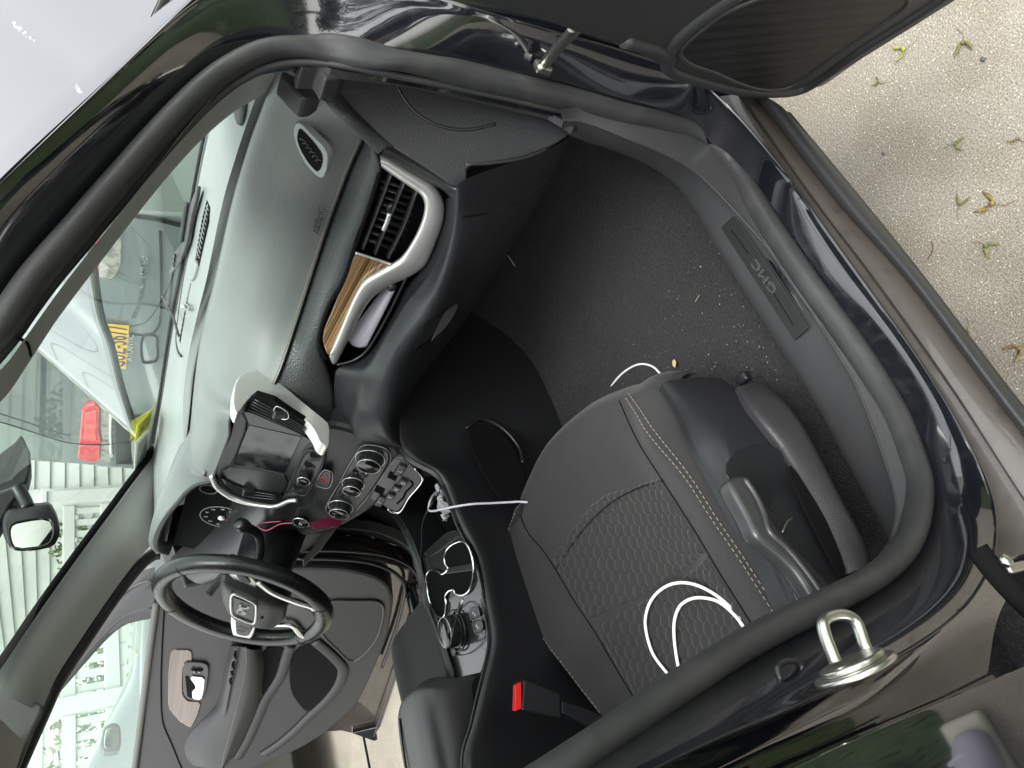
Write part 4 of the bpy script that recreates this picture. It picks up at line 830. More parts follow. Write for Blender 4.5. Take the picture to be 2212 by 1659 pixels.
# ================================================================== STEERING WHEEL, COLUMN, CLUSTER
wc = np.array([.015, .367, .995]); wb = np.array([.415, 0, .910]); wn = np.array([-.910, 0, .415]); wa = np.array([0, -1., 0])
WPl = (tuple(wn), float(wn@wc))
def Wf(pts, d=0): return [tuple(P((x, y, WPl[0], WPl[1]+d))) for x, y in pts]
rim = []
for t in np.linspace(0, 2*math.pi, 60, endpoint=False):
    x, y = math.sin(t), math.cos(t); k = 1 if y > -.8 else 1-.03*((-y-.8)/.2)
    rim.append(tuple(wc+wa*x*.170+wb*y*.170*k))
wheel = tube('steering_wheel', rim,   .0198, M['wleather'], suv, n=181, seg=18, closed=True, r2=.0175, ref=tuple(wn))
hub = [(477, 1243), (498, 1250), (530, 1262), (563, 1276), (590, 1290), (610, 1300), (618, 1314), (615, 1337), (600, 1351), (581, 1355), (557, 1352), (528, 1346), (507, 1337), (491, 1318), (480, 1296), (474, 1270)]
hb_ = P3(Wf(hub, .012)); hc = hb_.mean(0)
rows = []
for sc2, dd in ((1.0, -.05), (1.03, -.02), (1.0, -.004), (.94, .006), (.8, .013), (.5, .019), (.02, .021)):
    rows.append([tuple(hc+(p-hc)*sc2+wn*dd) for p in chaikin(hb_, 2)])
G = np.array(rows); m_, n2 = G.shape[:2]
mesh('wheel_hub', G.reshape(-1, 3), gridf(m_, n2, True), M['plastic2'], wheel)
bd = [(500, 1288), (507, 1284), (549, 1303), (553, 1311), (551, 1342), (545, 1347), (507, 1331), (500, 1322)]
tube('emblem_frame', Wf(bd, .034), .0026, M['silver'], wheel, n=80, seg=8, closed=True, ref=tuple(wn))
plate('emblem_plate', Wf([(503, 1290), (549, 1307), (547, 1341), (503, 1325)], .033), M['plastic2'], wheel, .003, 0, .0005)
text('emblem_lettering', 'GMC', P(Wf([(524, 1318)], .0355)[0]), wa, wb, .020, M['icon'], wheel, .0008, .046, 0)
text('airbag_lettering', 'SRS', P(Wf([(566, 1334)], .032)[0]), wa, wb, .006, M['dark'], wheel, .0003, .013)
# spokes: silver brackets traced
plate('wheel_spoke', Wf([(499, 1325), (511, 1333), (548, 1350), (553, 1352), (548, 1372), (535, 1388), (505, 1386), (497, 1350)], .012), M['silver'], wheel, .008, 1, .003)
plate('spoke_pad', Wf([(508, 1342), (540, 1353), (546, 1358), (536, 1376), (513, 1372), (509, 1366)], .0165), M['plastic2'], wheel, .006, 1, .002)
ring('pad_dial', P(Wf([(523, 1361)], .018)[0]), wn, .012, .0008, M['icong'], wheel, 24)
plate('wheel_spoke', Wf([(485, 1228), (500, 1232), (535, 1240), (556, 1262), (552, 1273), (520, 1262), (500, 1250)], .010), M['silver'], wheel, .008, 1, .003)
plate('spoke_pad', Wf([(508, 1240), (533, 1248), (543, 1262), (520, 1256)], .013), M['plastic2'], wheel, .004, 1, .001)
tube('wheel_spoke', Wf([(557, 1258), (590, 1282), (640, 1302), (672, 1312), (680, 1318)], .012), .0075, M['silver'], wheel, n=40, seg=10, r2=.004, ref=tuple(wn))
tube('wheel_spoke', Wf([(563, 1352), (600, 1350), (630, 1352), (650, 1372), (664, 1380)], .012), .0075, M['silver'], wheel, n=40, seg=10, r2=.004, ref=tuple(wn))
plate('lower_spoke', Wf([(616, 1300), (645, 1306), (675, 1320), (690, 1345), (688, 1372), (665, 1376), (650, 1362), (628, 1346), (612, 1344)], .004), M['smooth'], wheel, .014, 1, .004)
for a in (.62, 2.55, 3.7, 5.65):
    c_ = wc+wa*math.sin(a)*.170+wb*math.cos(a)*.170; tdir = wa*math.cos(a)-wb*math.sin(a); ring('rim_seam', c_, tdir, .0184, .0006, M['dark'], wheel, 24)
sh_ = []
for k, rr in ((-.02, .048), (-.05, .055), (-.10, .062), (-.20, .070)): sh_.append((rr, -k))
cent = wc+wb*-.012
column = lathe('steering_column', cent, -wn, [(.03, .01), (.046, .02), (.055, .05), (.062, .10), (.068, .20)], M['smooth'], suv, 36)
ca_ = P(h_([(652, 1124)], .015)[0])
tube('wiper_stalk', [(wc-wn*.06+wa*.05), P((560, 1160, 'y', .28)), P((522, 1134, 'y', .235))], .009, M['smooth'], column, n=20, seg=12, rad=lambda t: .8+.45*t)
lathe('stalk_knob', P((524, 1135, 'y', .235)), (P((508, 1134, 'y', .22))-P((560, 1160, 'y', .28))), [(.013, -.012), (.0145, 0), (.013, .012), (.008, .016)], M['smooth'], column, 20)
tube('turn_stalk', [wc-wn*.05-wa*.04, P((490, 1240, 'y', .44)), P((452, 1282, 'y', .50))], .0085, M['plastic2'], column, n=20, seg=12)
lip_ = [(461, 1036, 'y', .14), (447, 1040, 'y', .16), (423, 1046, 'y', .19), (400, 1062, 'y', .225), (383, 1082, 'y', .265), (364, 1104, 'y', .31), (350, 1124, 'y', .35), (337, 1150, 'y', .42), (332, 1173, 'y', .50), (338, 1189, 'y', .56), (357, 1196, 'y', .60)]
bck = [(445, 1015, 'y', .12), (413, 940, 'y', .12), (395, 952, 'y', .17), (378, 990, 'y', .24), (366, 1020, 'y', .30), (356, 1050, 'y', .35), (348, 1085, 'y', .41), (341, 1118, 'y', .46), (335, 1146, 'y', .53), (333, 1170, 'y', .62), (345, 1192, 'y', .68)]
lp_, bp2 = cat(P3(lip_), 50), cat(P3(bck), 50)
hm = lp_*.5+bp2*.5; hm[:, 2] += .012
front = bp2.copy(); front[:, 0] += .10; front[:, 2] -= .03
li2 = lp_.copy(); li2[:, 0] += .004; li2[:, 2] -= .012
li3 = lp_.copy(); li3[:, 0] += .10; li3[:, 2] -= .045; li3[:, 1] = .36+(li3[:, 1]-.36)*.85
cluster = loft('instrument_hood', [[tuple(v) for v in c] for c in (front, bp2, hm, lp_)], M['dash'], suv, 60, 6)
loft('hood_lining', [[tuple(v) for v in c] for c in (lp_, li2, li3)], M['smooth'], cluster, 60, 6)
tube('hood_lip', [tuple(v) for v in lp_+np.array([0, 0, -.003])], .0045, M['plastic2'], cluster, n=80, seg=8)
plate('gauge_panel', [(.262, .14, 1.095), (.262, .58, 1.095), (.22, .60, .96), (.22, .13, .96)], M['dark'], cluster, .004, 0, 0)
for cx, cy, r_g in ((480, 1112, .046), (452, 1052, .018), (505, 1190, .046)):
    gpn = plane3((.262, .14, 1.095), (.262, .58, 1.095), (.22, .36, .96)); c_ = P((cx, cy, gpn[0], gpn[1])); gn = np.array(gpn[0]); gn *= np.sign(gn@(CAM-c_)); c_ = c_+gn*.006
    ring('gauge_ring', c_, gn, r_g, .0011, M['icong'], cluster)
    if r_g > .03:
        for k in range(8):
            a = math.radians(-120+k*34); v = np.array([0, -math.sin(a)*r_g*.78, math.cos(a)*r_g*.78]); v = v-gn*(v@gn)
            text('gauge_number', str(k), c_+v, (0, -1, 0), (.2, 0, 1), .0075, M['icon'], cluster, .0002)
        tube('gauge_needle', [c_+gn*.003, c_+gn*.003+np.array([-.01, .014, -.034])], .0011, M['red'], cluster, n=3, seg=6)
        lathe('needle_hub', c_, gn, [(.008, 0), (.008, .004), (.005, .006)], M['silver'], cluster, 20)
# driver side lower dash
q0 = [(.155, .13, .96), (.15, .20, .97), (.16, .35, .97), (.17, .55, 1.0), (.20, .68, 1.04)]
q0b = [(.27, y, z+.05) for _, y, z in q0]
q1 = [(.12, .13, .90), (.125, .20, .90), (.15, .35, .90), (.17, .55, .93), (.20, .69, .97)]
q2 = [(.14, .13, .84), (.16, .22, .80), (.19, .35, .76), (.22, .55, .76), (.25, .69, .80)]
q3 = [(.40, .13, .80), (.40, .22, .76), (.40, .35, .72), (.42, .55, .72), (.42, .69, .76)]
loft('driver_lower_dash', [q0b, q0, q1, q2, q3], M['smooth'], suv, 30, 5)
plate('knee_panel', on([(742, 1119), (724, 1145), (695, 1185), (657, 1222), (655, 1206), (672, 1186), (700, 1145), (722, 1130)], 'y', .40), M['greytrim'], suv, .01, 0, .002)
plate('dash_end_cap', [(.20, .695, 1.06), (.42, .695, 1.10), (.46, .695, .80), (.22, .695, .84)], M['plastic'], suv, .02, 0, .004)
# ================================================================== PILLARS, WINDSHIELD, MIRROR
A1 = [(332, 978, 'y', .60), (312, 1010, 'y', .60), (281, 1056, 'y', .60), (247, 1102, 'y', .60), (163, 1212, 'y', .60), (80, 1328, 'y', .60), (0, 1442, 'y', .60), (-34, 1478, 'y', .60)]
A2 = [(352, 1034, 'y', .66), (342, 1110, 'y', .68), (331, 1168, 'y', .69), (296, 1210, 'y', .70), (245, 1278, 'y', .70), (163, 1398, 'y', .70), (120, 1466, 'y', .70), (94, 1524, 'y', .69)]
ac1, ac2 = cat(P3(A1), 40), cat(P3(A2), 40)
am = ac1*.55+ac2*.45; am[:, 0] -= .012; am[:, 2] += .0; am[:, 1] -= .012
am2 = ac1*.15+ac2*.85; am2[:, 0] -= .014
apt = loft('pillar_trim', [[tuple(v) for v in ac1+np.array([.01, .01, 0])], [tuple(v) for v in ac1], [tuple(v) for v in am], [tuple(v) for v in am2], [tuple(v) for v in ac2], [tuple(v) for v in ac2+np.array([.02, .03, 0])]], M['greytrim'], suv, 50, 5)
plate('headliner_corner', on([(-60, 1466), (0, 1487), (68, 1505), (93, 1524), (90, 1540), (74, 1572), (38, 1665), (10, 1740), (-120, 1740)], 'y', .67), M['greytrim2'], suv, .03, 0, .006)
# passenger pillar trim between the seal and the glass
p1_ = [(-80, 850, 'y', -.655), (0, 800, 'y', -.665), (60, 722, 'y', -.672), (130, 625, 'y', -.68), (220, 510, 'y', -.69), (320, 384, 'y', -.70), (409, 268, 'y', -.715), (490, 180, 'y', -.73), (560, 138, 'y', -.735), (650, 118, 'y', -.74), (700, 124, 'y', -.745)]
p2_ = [(-80, 930, 'y', -.59), (0, 862, 'y', -.60), (66, 768, 'y', -.605), (122, 683, 'y', -.61), (215, 560, 'y', -.62), (353, 384, 'y', -.63), (445, 282, 'y', -.64), (520, 218, 'y', -.65), (575, 186, 'y', -.66), (612, 160, 'y', -.665), (640, 140, 'y', -.68)]
pa, pb = cat(P3(p1_), 50), cat(P3(p2_), 50); pm = pa*.45+pb*.55; pm[:, 1] -= .012
loft('pillar_trim', [[tuple(v) for v in pa], [tuple(v) for v in pm], [tuple(v) for v in pb], [tuple(v) for v in pb+np.array([.02, .03, .0])]], M['greytrim'], suv, 60, 6)
tube('pillar_joint', [(66, 768, 'y', -.607), (58, 742, 'y', -.64), (40, 730, 'y', -.665)], .0015, M['dark'], suv, n=12, seg=6)
WS = ((.35, 0, .62), .35*.555+.62*1.122)
gb = cat(P3(Z([(520, 60), (478, 165), (452, 268), (425, 399), (400, 559), (375, 689), (350, 849), (331, 962), (318, 1080)], 1.124)), 40)
gt = gb.copy(); gt[:, 0] -= .62; gt[:, 2] += .35; gt[:, 1] *= .9
wind = loft('windshield', [[tuple(v) for v in gb], [tuple(v*.5+u*.5+np.array([.012, 0, .02])) for v, u in zip(gb, gt)], [tuple(v) for v in gt]], M['glass'], suv, 40, 8)
fr0 = Z([(478, 158), (452, 262), (425, 393), (400, 553), (375, 683), (350, 843), (331, 958)], 1.126)
fr1 = Z([(470, 158), (443, 262), (417, 393), (392, 553), (367, 683), (343, 843), (322, 962)], 1.128)
loft('glass_border', [fr0, fr1], M['dark'], wind, 60, 1)
tube('glass_border', [(328, 958, 'y', .585), (322, 985, 'y', .585), (305, 1008, 'y', .585), (276, 1046, 'y', .585), (240, 1095, 'y', .585), (158, 1205, 'y', .585), (76, 1320, 'y', .585), (0, 1432, 'y', .585), (-40, 1485, 'y', .585)], .008, M['dark'], wind, n=60, seg=8)
def gl(pts, d=.003): return lift([(x, y, WS[0], WS[1]) for x, y in pts], d)
yl = mk('yellow_sticker', (.68, .66, .03), .5); yd = mk('olive_print', (.25, .24, .02), .5)
s1 = plate('inspection_sticker', gl([(296, 917), (332, 880), (326, 921), (291, 956)]), yl, wind, .0008, 0, 0)
plate('sticker_print', gl([(301, 919), (328, 890), (323, 917), (298, 946)], .0045), yd, wind, .0005, 0, 0)
text('sticker_digits', '14', P(gl([(307, 927)], .006)[0]), P(gl([(307, 918)])[0])-P(gl([(307, 938)])[0]), P(gl([(300, 925)])[0])-P(gl([(312, 925)])[0]), .010, M['dark'], wind, .0002)
wh = mk('sticker_white', (.72, .72, .68), .5); gy = mk('sticker_grey_print', (.30, .30, .28), .5)
plate('registration_sticker', gl([(293, 957), (323, 926), (320, 991), (290, 1018)]), wh, wind, .0008, 0, 0)
plate('sticker_print', gl([(298, 960), (319, 938), (316, 988), (294, 1010)], .0045), gy, wind, .0005, 0, 0)
text('sticker_digits', '24', P(gl([(309, 990)], .006)[0]), P(gl([(309, 975)])[0])-P(gl([(309, 1000)])[0]), P(gl([(300, 985)])[0])-P(gl([(316, 985)])[0]), .008, M['dark'], wind, .0002)
# mirror
mo_ = [(12, 1104), (40, 1098), (77, 1093), (108, 1090), (124, 1118), (131, 1155), (116, 1183), (71, 1193), (24, 1190), (7, 1162), (3, 1130)]
mir = plate('rearview_mirror', on(mo_, 'y', .0), M['smooth'], suv, 0, 1, .006, vec=(.022, .030, .0), smooth=True)
mg = [(22, 1138), (37, 1128), (106, 1121), (117, 1149), (101, 1178), (34, 1186), (21, 1162)]
plate('mirror_glass', on(mg, 'y', -.002), M['mirror'], mir, .002, 1, .0005)
tube('mirror_rim', on(mg, 'y', -.0025), .0022, M['gloss'], mir, n=60, seg=8, closed=True, ref=(0, 1, 0))
tube('mirror_stem', [P((60, 1098, 'y', .012)), P((50, 1075, 'y', .012)), P((36, 1050, 'y', .01))], .010, M['smooth'], mir, n=14, seg=14)
plate('sensor_cover', on([(-60, 1000), (0, 978), (30, 955), (46, 936), (54, 950), (66, 976), (68, 1006), (62, 1034), (48, 1058), (24, 1090), (0, 1136), (-60, 1220)], 'y', .01), M['smooth'], mir, .04, 0, .004)
# ================================================================== HOOD (raised)
hl0, hl1 = P((293, 944, 'y', .72)), P((84, 752, 'y', .70)); sl_ = (hl1-hl0); sl_[1] = 0; sl_ /= np.linalg.norm(sl_)
hn = np.cross(sl_, [0, 1, 0]); hn *= np.sign(hn[2]); 
HP = (tuple(hn), float(hn@hl0))
rear_e = [P((x, y, HP[0], HP[1])) for x, y in ((293, 940), (269, 794), (251, 703), (241, 603), (239, 540))]
ye = np.array([p[1] for p in rear_e]); te = np.array([(p-hl0)@sl_ for p in rear_e])
cf = np.polyfit(np.abs(ye), te, 2)
Gh = []
for v in np.linspace(0, 1, 50):
    row = []
    for y in np.linspace(-.74, .74, 90):
        e = np.polyval(cf, abs(y)); e = max(e, te.min()-.02); L_ = 1.02-.16*abs(y/.74)**2
        s = e+(L_-e)*v
        z = .028*(1-(y/.8)**2)
        for c0, wdt, am_ in ((.34-.10*v, .05, .016), (.60-.06*v, .09, .010)):
            z += am_/(1+math.exp((abs(y)-c0)/wdt*2))
        z -= .05*max(0, v-.86)**1*1.5+.012*max(0, (abs(y)-.68)/.06)
        row.append(hl0*np.array([1, 0, 1])+np.array([0, y, 0])+sl_*s+hn*z)
    Gh.append(row)
Gh = np.array(Gh); HL = Gh.reshape(-1, 3)
M['hood'] = mk('hood_paint', (.010, .012, .017), .10, 0, None, None, 1); M['hood'].node_tree.nodes['Principled BSDF'].inputs['Coat IOR'].default_value = 2.6; M['hood'].node_tree.nodes['Principled BSDF'].inputs['Specular IOR Level'].default_value = 1.0
hood = mesh('hood', HL, gridf(50, 90), M['hood'], suv); md = hood.modifiers.new('s', 'SOLIDIFY'); md.thickness = .018; md.offset = -1
ridx = [tuple(p-hn*.012+sl_*.004) for p in Gh[0]]
tube('hood_lip', ridx, .009, M['smooth'], hood, n=90, seg=8)
random.seed(3)
tube('hood_crease', [P((x, y, HP[0], HP[1]+.044)) for x, y in [(-40, 80), (0, 117), (40, 152), (66, 188), (82, 222), (88, 262), (80, 330)]], .008, M['hood'], hood, n=60, seg=8)
dc = P((40, 62, HP[0], HP[1]+.02)); dv = []
V = []; F = []
for i in range(46):
    t = random.random(); px = 27+t*50+random.uniform(-5, 5); py = 52+t*40+random.uniform(-5, 5)
    c_ = P((px, py, HP[0], HP[1]+.0445)); r_ = random.uniform(.0008, .0032); k = len(V)
    for a in range(6): V.append(c_+(sl_*math.cos(a)+np.array([0, 1, 0])*math.sin(a))*r_*random.uniform(.6, 1.3)+hn*.0006)
    V.append(c_+hn*.0025); F += [(k+a, k+(a+1) % 6, k+6) for a in range(6)]
mesh('bird_dropping', V, F, mk('dried_dropping', (.75, .75, .68), .7), hood)
# cowl and wiper below the glass
cw = gb.copy(); cw2 = gb.copy(); cw2[:, 0] += .12; cw2[:, 2] -= .05
loft('cowl', [[tuple(v) for v in cw-np.array([-.004, 0, .004])], [tuple(v) for v in cw2], [tuple(v) for v in cw2+np.array([.6, 0, -.12])]], M['smooth'], suv, 30, 3)
wi = plate('wiper_arm', Z([(428, 395), (410, 440), (399, 480), (396, 520), (384, 534), (376, 545), (372, 568), (364, 590), (368, 596), (384, 570), (396, 545), (404, 520), (412, 470), (424, 425)], 1.135), M['plastic2'], suv, .006, 1, .002)
tube('wiper_blade', Z([(404, 440), (398, 480), (392, 520)], 1.138), .005, M['rubber'], wi, n=40, seg=8)
tube('wiper_blade', Z([(372, 590), (366, 640), (362, 672)], 1.138), .004, M['rubber'], wi, n=40, seg=8)
for q in ((391, 553), (389, 562), (387, 572)): lathe('arm_hole', P((q[0]-10, q[1], 'z', 1.137)), (0, 0, 1), [(.005, 0), (.005, .003)], M['dark'], wi, 12)
tube('hood_hinge', [P((350, 640, 'y', .15)), P((372, 680, 'y', .02)), P((386, 725, 'y', -.05))], .0025, M['plastic2'], suv, n=14, seg=8)
# ================================================================== DRIVER DOOR (swung open)
DN = np.array([1, .27, -.25]); DNn = DN/np.linalg.norm(DN)
def dd(pts, off=0):
    """door plane; off = metres towards the driver"""
    return [(x, y, tuple(DN), .25-off*np.linalg.norm(DN)) for x, y in pts]
trim = [(322, 1290), (345, 1278), (352, 1262), (420, 1240), (520, 1230), (650, 1226), (740, 1228), (807, 1243), (838, 1262), (850, 1290), (848, 1320), (838, 1376), (809, 1447), (792, 1484), (769, 1527), (729, 1561), (695, 1590), (644, 1621), (573, 1648), (500, 1690), (400, 1760), (283, 1760), (296, 1659), (312, 1500), (332, 1330)]
ddoor = plate('driver_door', dd(trim), mk('door_trim_plastic', (.0150, .0152, .0158), .5, 0, [((420,), .25, .001)]), suv, .06, 1, .010)
dm = ddoor.data.materials[0]
shl = [(640, 1190), (760, 1200), (850, 1215), (905, 1238), (926, 1262), (900, 1345), (862, 1455), (815, 1597), (772, 1588), (729, 1578), (600, 1600), (480, 1500), (500, 1250)]
plate('door_shell', dd(shl, -.045), mk('door_shell_reflection', (.020, .016, .013), .15, 0, None, (8, (.05, .04, .032), .4, .7), .9), ddoor, .08, 1, .008)  # brown tones paint the concrete's reflection into the shell colour
for q_, r_ in (([(640, 1206), (730, 1208), (800, 1216), (850, 1236), (874, 1266), (868, 1310), (852, 1370), (826, 1440)], .006), ([(640, 1190), (740, 1190), (830, 1200), (884, 1222), (905, 1250)], .005), ([(915, 1270), (880, 1375), (845, 1485), (808, 1590)], .003)):
    tube('shell_ledge', dd(q_, -.02), r_, M['smooth'], ddoor, n=60, seg=8, ref=tuple(DNn))
plate('door_corner', dd([(760, 1584), (812, 1572), (816, 1598), (808, 1601)], -.03), M['paint'], ddoor, .02, 0, .002)
# belt strip, its pale tone standing in for a glass reflection, and creases
tube('belt_reflection', dd([(338, 1300), (322, 1420), (308, 1530), (288, 1680)], .002), .010, M['greytrim2'], ddoor, n=40, seg=8, ref=tuple(DNn))
tube('door_crease', dd([(356, 1300), (351, 1380), (348, 1480), (352, 1560), (372, 1610), (392, 1659), (420, 1720)], .001), .0025, M['dark'], ddoor, n=60, seg=6, ref=tuple(DNn))
M['wood2'] = wood('striped_wood_trim', (-.25, .97, 0), 30, ((.012, .006, .0035), (.060, .032, .018)))
def zz_(pts): return [(x*.2852+301.7, y*.2852+1261.7) for x, y in pts]
wdo = zz_([(230, 520), (250, 500), (380, 500), (398, 520), (400, 600), (350, 610), (330, 640), (325, 820), (340, 860), (370, 890), (470, 895), (440, 1000), (400, 1080), (370, 1090), (300, 1040), (225, 960), (212, 900), (212, 700)])
plate('wood_insert', dd(wdo, .004), M['wood2'], ddoor, .008, 1, .003)
hbz = zz_([(330, 610), (360, 592), (500, 600), (528, 640), (510, 800), (472, 892), (380, 882), (340, 852), (325, 800)])
plate('handle_bezel', dd(hbz, .009), M['smooth'], ddoor, .008, 1, .003)
plate('door_handle', dd(zz_([(370, 700), (495, 710), (490, 790), (470, 880), (400, 872), (395, 815), (430, 785)]), .014), M['chrome'], ddoor, .006, 1, .002)
plate('handle_hollow', dd(zz_([(345, 700), (368, 700), (425, 785), (392, 815), (396, 868), (360, 850)]), .0105), M['dark'], ddoor, .002, 0, 0)
for a_ in ((412, 660), (452, 662)):
    c_ = P(dd(zz_([a_]), .013)[0]); box('lock_button', c_, (.003, .018, .018), M['gloss'], ddoor, rot=[tuple(DNn), (0, .97, .25), (0, -.25, .97)], bev=.002)
    text('lock_icon', 'o', c_-DNn*.003, (0, -1, 0), (0, 0, 1), .006, M['icon'], ddoor, .0002)
# armrest moulding
r0 = dd(zz_([(690, 470), (640, 640), (600, 850), (570, 930), (470, 1040), (390, 1120), (350, 1190), (340, 1260), (370, 1340), (410, 1380)]), .002)
r1 = dd(zz_([(730, 470), (690, 650), (650, 850), (620, 960), (560, 1080), (500, 1180), (470, 1260), (470, 1320), (490, 1360), (500, 1390)]), .035)
r2 = dd(zz_([(790, 480), (775, 650), (750, 850), (712, 1000), (680, 1120), (650, 1230), (630, 1300), (620, 1350), (610, 1380), (600, 1400)]), .050)
r3 = dd(zz_([(860, 500), (870, 650), (855, 830), (810, 980), (760, 1110), (710, 1220), (680, 1300), (650, 1350), (630, 1385), (610, 1400)]), .046)
r4 = dd(zz_([(925, 490), (940, 600), (930, 760), (900, 900), (850, 1040), (790, 1170), (735, 1270), (690, 1330), (660, 1370), (630, 1400)]), .004)
ar = loft('door_armrest', [r0, r1, r2, r3, r4], dm, ddoor, 60, 6)
dashes('stitching', cat(P3(dd(zz_([(800, 475), (808, 600), (780, 760), (745, 900), (710, 1030), (675, 1160), (640, 1290), (622, 1390)]), .056)), 60), (0, 0, 0), M['thread'], ddoor, .006, .004, .0009)
plate('switch_panel', dd(zz_([(722, 470), (742, 490), (736, 560), (700, 740), (650, 1000), (636, 1008), (622, 985), (640, 860), (670, 660)]), .052), M['gloss'], ddoor, .004, 1, .002)
for x, y in ((720, 560), (706, 640), (698, 690), (688, 760)):
    box('window_switch', P(dd(zz_([(x, y)]), .060)[0]), (.010, .016, .010), M['smooth'], ddoor, bev=.003)
# pocket, ridge and speaker
M['dtrim'] = dm
plate('map_pocket', dd(zz_([(1200, 480), (1330, 440), (1490, 590), (1530, 650), (1500, 740), (1280, 1000), (1150, 840), (1130, 690), (1150, 560)]), .003), M['dark'], ddoor, .004, 2, .001)
plate('grab_recess', dd(zz_([(930, 480), (1110, 480), (1060, 640), (1000, 770), (950, 850), (920, 880), (935, 700)]), .003), M['dark'], ddoor, .004, 1, .001)
tube('pocket_ridge', dd(zz_([(1140, 470), (1110, 560), (1070, 690), (1010, 790), (950, 880), (900, 1000), (820, 1180), (740, 1320)]), .004), .017, dm, ddoor, n=60, seg=10, r2=.006, ref=tuple(DNn))
tube('pocket_ridge', dd(zz_([(1330, 435), (1430, 520), (1520, 610), (1540, 660), (1510, 760), (1420, 880), (1290, 1000), (1180, 1110), (1060, 1210), (940, 1290)]), .004), .018, dm, ddoor, n=80, seg=10, r2=.007, ref=tuple(DNn))
dsp = zz_([(1470, 130), (1640, 128), (1790, 130), (1838, 160), (1848, 210), (1830, 310), (1790, 420), (1720, 510), (1630, 580), (1580, 575), (1500, 500), (1400, 400), (1350, 300), (1380, 180)])
plate('speaker_grille', dd(dsp, .004), M['spk'], ddoor, .006, 1, .002)
tube('speaker_rim', dd(dsp, .004), .004, M['plastic2'], ddoor, n=120, seg=8, closed=True, ref=tuple(DNn))
# glass, frame and seals above the belt
wb_ = [(332, 1332), (300, 1338), (272, 1346), (245, 1365), (218, 1392), (186, 1428), (153, 1466), (82, 1550), (54, 1602), (34, 1660), (10, 1720)]
ow = [(335, 1225), (300, 1235), (262, 1262), (225, 1302), (190, 1344), (165, 1372), (128, 1416), (66, 1500), (30, 1560), (0, 1625), (-30, 1690)]
mw = [tuple(np.array(a)*.5+np.array(b)*.5) for a, b in zip(wb_, ow)]
loft('window_frame', [dd(ow, -.02), dd(mw, .006), dd(wb_, .0), dd(wb_, -.02)], M['plastic2'], ddoor, 50, 5)
for f in (.25, .55, .8):
    tube('frame_groove', dd([tuple(np.array(a)*f+np.array(b)*(1-f)) for a, b in zip(wb_, ow)], .003), .0035, M['rubber'], ddoor, n=60, seg=8, ref=tuple(DNn))
plate('mirror_sail', dd([(336, 1255), (338, 1335), (300, 1341), (266, 1350), (236, 1372), (250, 1330), (290, 1290)], .004), M['plastic'], ddoor, .006, 0, .002)
plate('door_glass', dd([(335, 1322), (270, 1345), (215, 1393), (150, 1466), (80, 1550), (50, 1604), (20, 1690), (-20, 1780), (270, 1780), (292, 1659)], -.012), M['doorglass'], ddoor, .004, 0, 0)
# driver side body aperture (seal, sill, hinge pillar)
dso = [(345, 1195), (330, 1198), (300, 1222), (250, 1285), (168, 1405), (122, 1476), (96, 1532), (60, 1612), (20, 1700)]
tube('door_seal', on(dso, 'y', .745), .016, M['rubber'], body, n=80, seg=10)
plate('hinge_pillar', on([(560, 1170), (700, 1150), (740, 1140), (800, 1140), (860, 1155), (905, 1190), (925, 1235), (938, 1290), (955, 1340), (980, 1400), (1000, 1500), (960, 1500), (925, 1300), (895, 1240), (850, 1205), (740, 1190), (640, 1200)], 'y', .80), M['jamb'], body, .02, 1, .006)
tube('door_seal', on([(730, 1138), (790, 1148), (850, 1165), (890, 1190), (910, 1225), (928, 1280), (945, 1330), (965, 1390)], 'y', .77), .012, M['rubber'], body, n=60, seg=10)
plate('pillar_panel', on([(728, 1122), (760, 1120), (810, 1126), (860, 1142), (900, 1172), (912, 1200), (900, 1200), (870, 1172), (820, 1150), (760, 1142), (728, 1142)], 'y', .73), M['greytrim2'], body, .006, 1, .002)
for x, y in ((752, 1160), (806, 1160)): lathe('hinge_bolt', P((x, y, 'y', .79)), (-.3, -1, .2), [(.007, 0), (.007, .005), (.004, .007)], M['zinc'], body, 10)
tube('sill_edge', [(.30, .85, .40), (0, .86, .40), (-.6, .86, .40)], .02, M['jamb'], body, n=10, seg=10)
# roof so the cabin is closed from above
roof = [[(x, y, z-.05*(y/.6)**2) for y in (-.64, -.4, 0, .4, .66)] for x, z in ((-.10, 1.49), (-.4, 1.56), (-1.0, 1.60), (-1.8, 1.58))]
rf = loft('roof', roof, M['paint'], suv, 20, 5); md = rf.modifiers.new('s', 'SOLIDIFY'); md.thickness = .03
loft('roof_lining', [[(x, y, z-.045) for x, y, z in c] for c in roof], M['greytrim'], suv, 20, 5)
plate('rear_bulkhead', [(-1.5, -.75, .2), (-1.5, .75, .2), (-1.5, .65, 1.5), (-1.5, -.65, 1.5)], M['greytrim2'], suv, .02, 0, 0)
plate('firewall', [(.64, -.74, .2), (.64, .74, .2), (.64, .74, 1.08), (.64, -.74, 1.08)], M['dark'], suv, .02, 0, 0)
plate('underbody', [(.7, -.78, .33), (.7, .78, .33), (-2.2, .78, .33), (-2.2, -.78, .33)], M['dark'], suv, .02, 0, 0)
loft('quarter_panel', [[(-1.36, -.88, .3), (-1.36, -.89, .7), (-1.36, -.87, 1.0)], [(-2.4, -.86, .3), (-2.4, -.88, .7), (-2.4, -.84, 1.0)]], M['paint'], suv, 20, 3)
for yy_ in (-.80, .80):
    for xx_ in (1.25, -1.75):
        wv = lathe('wheel', (xx_, yy_-.10*np.sign(yy_), .34), (0, np.sign(yy_), 0), [(.2, 0), (.33, .01), (.345, .04), (.345, .17), (.33, .20), (.24, .20)], M['rubber'], suv, 40)
        lathe('wheel_rim', (xx_, yy_+.08*np.sign(yy_), .34), (0, np.sign(yy_), 0), [(.235, .02), (.22, .0), (.06, -.01), (.05, .01)], M['silver'], suv, 30)
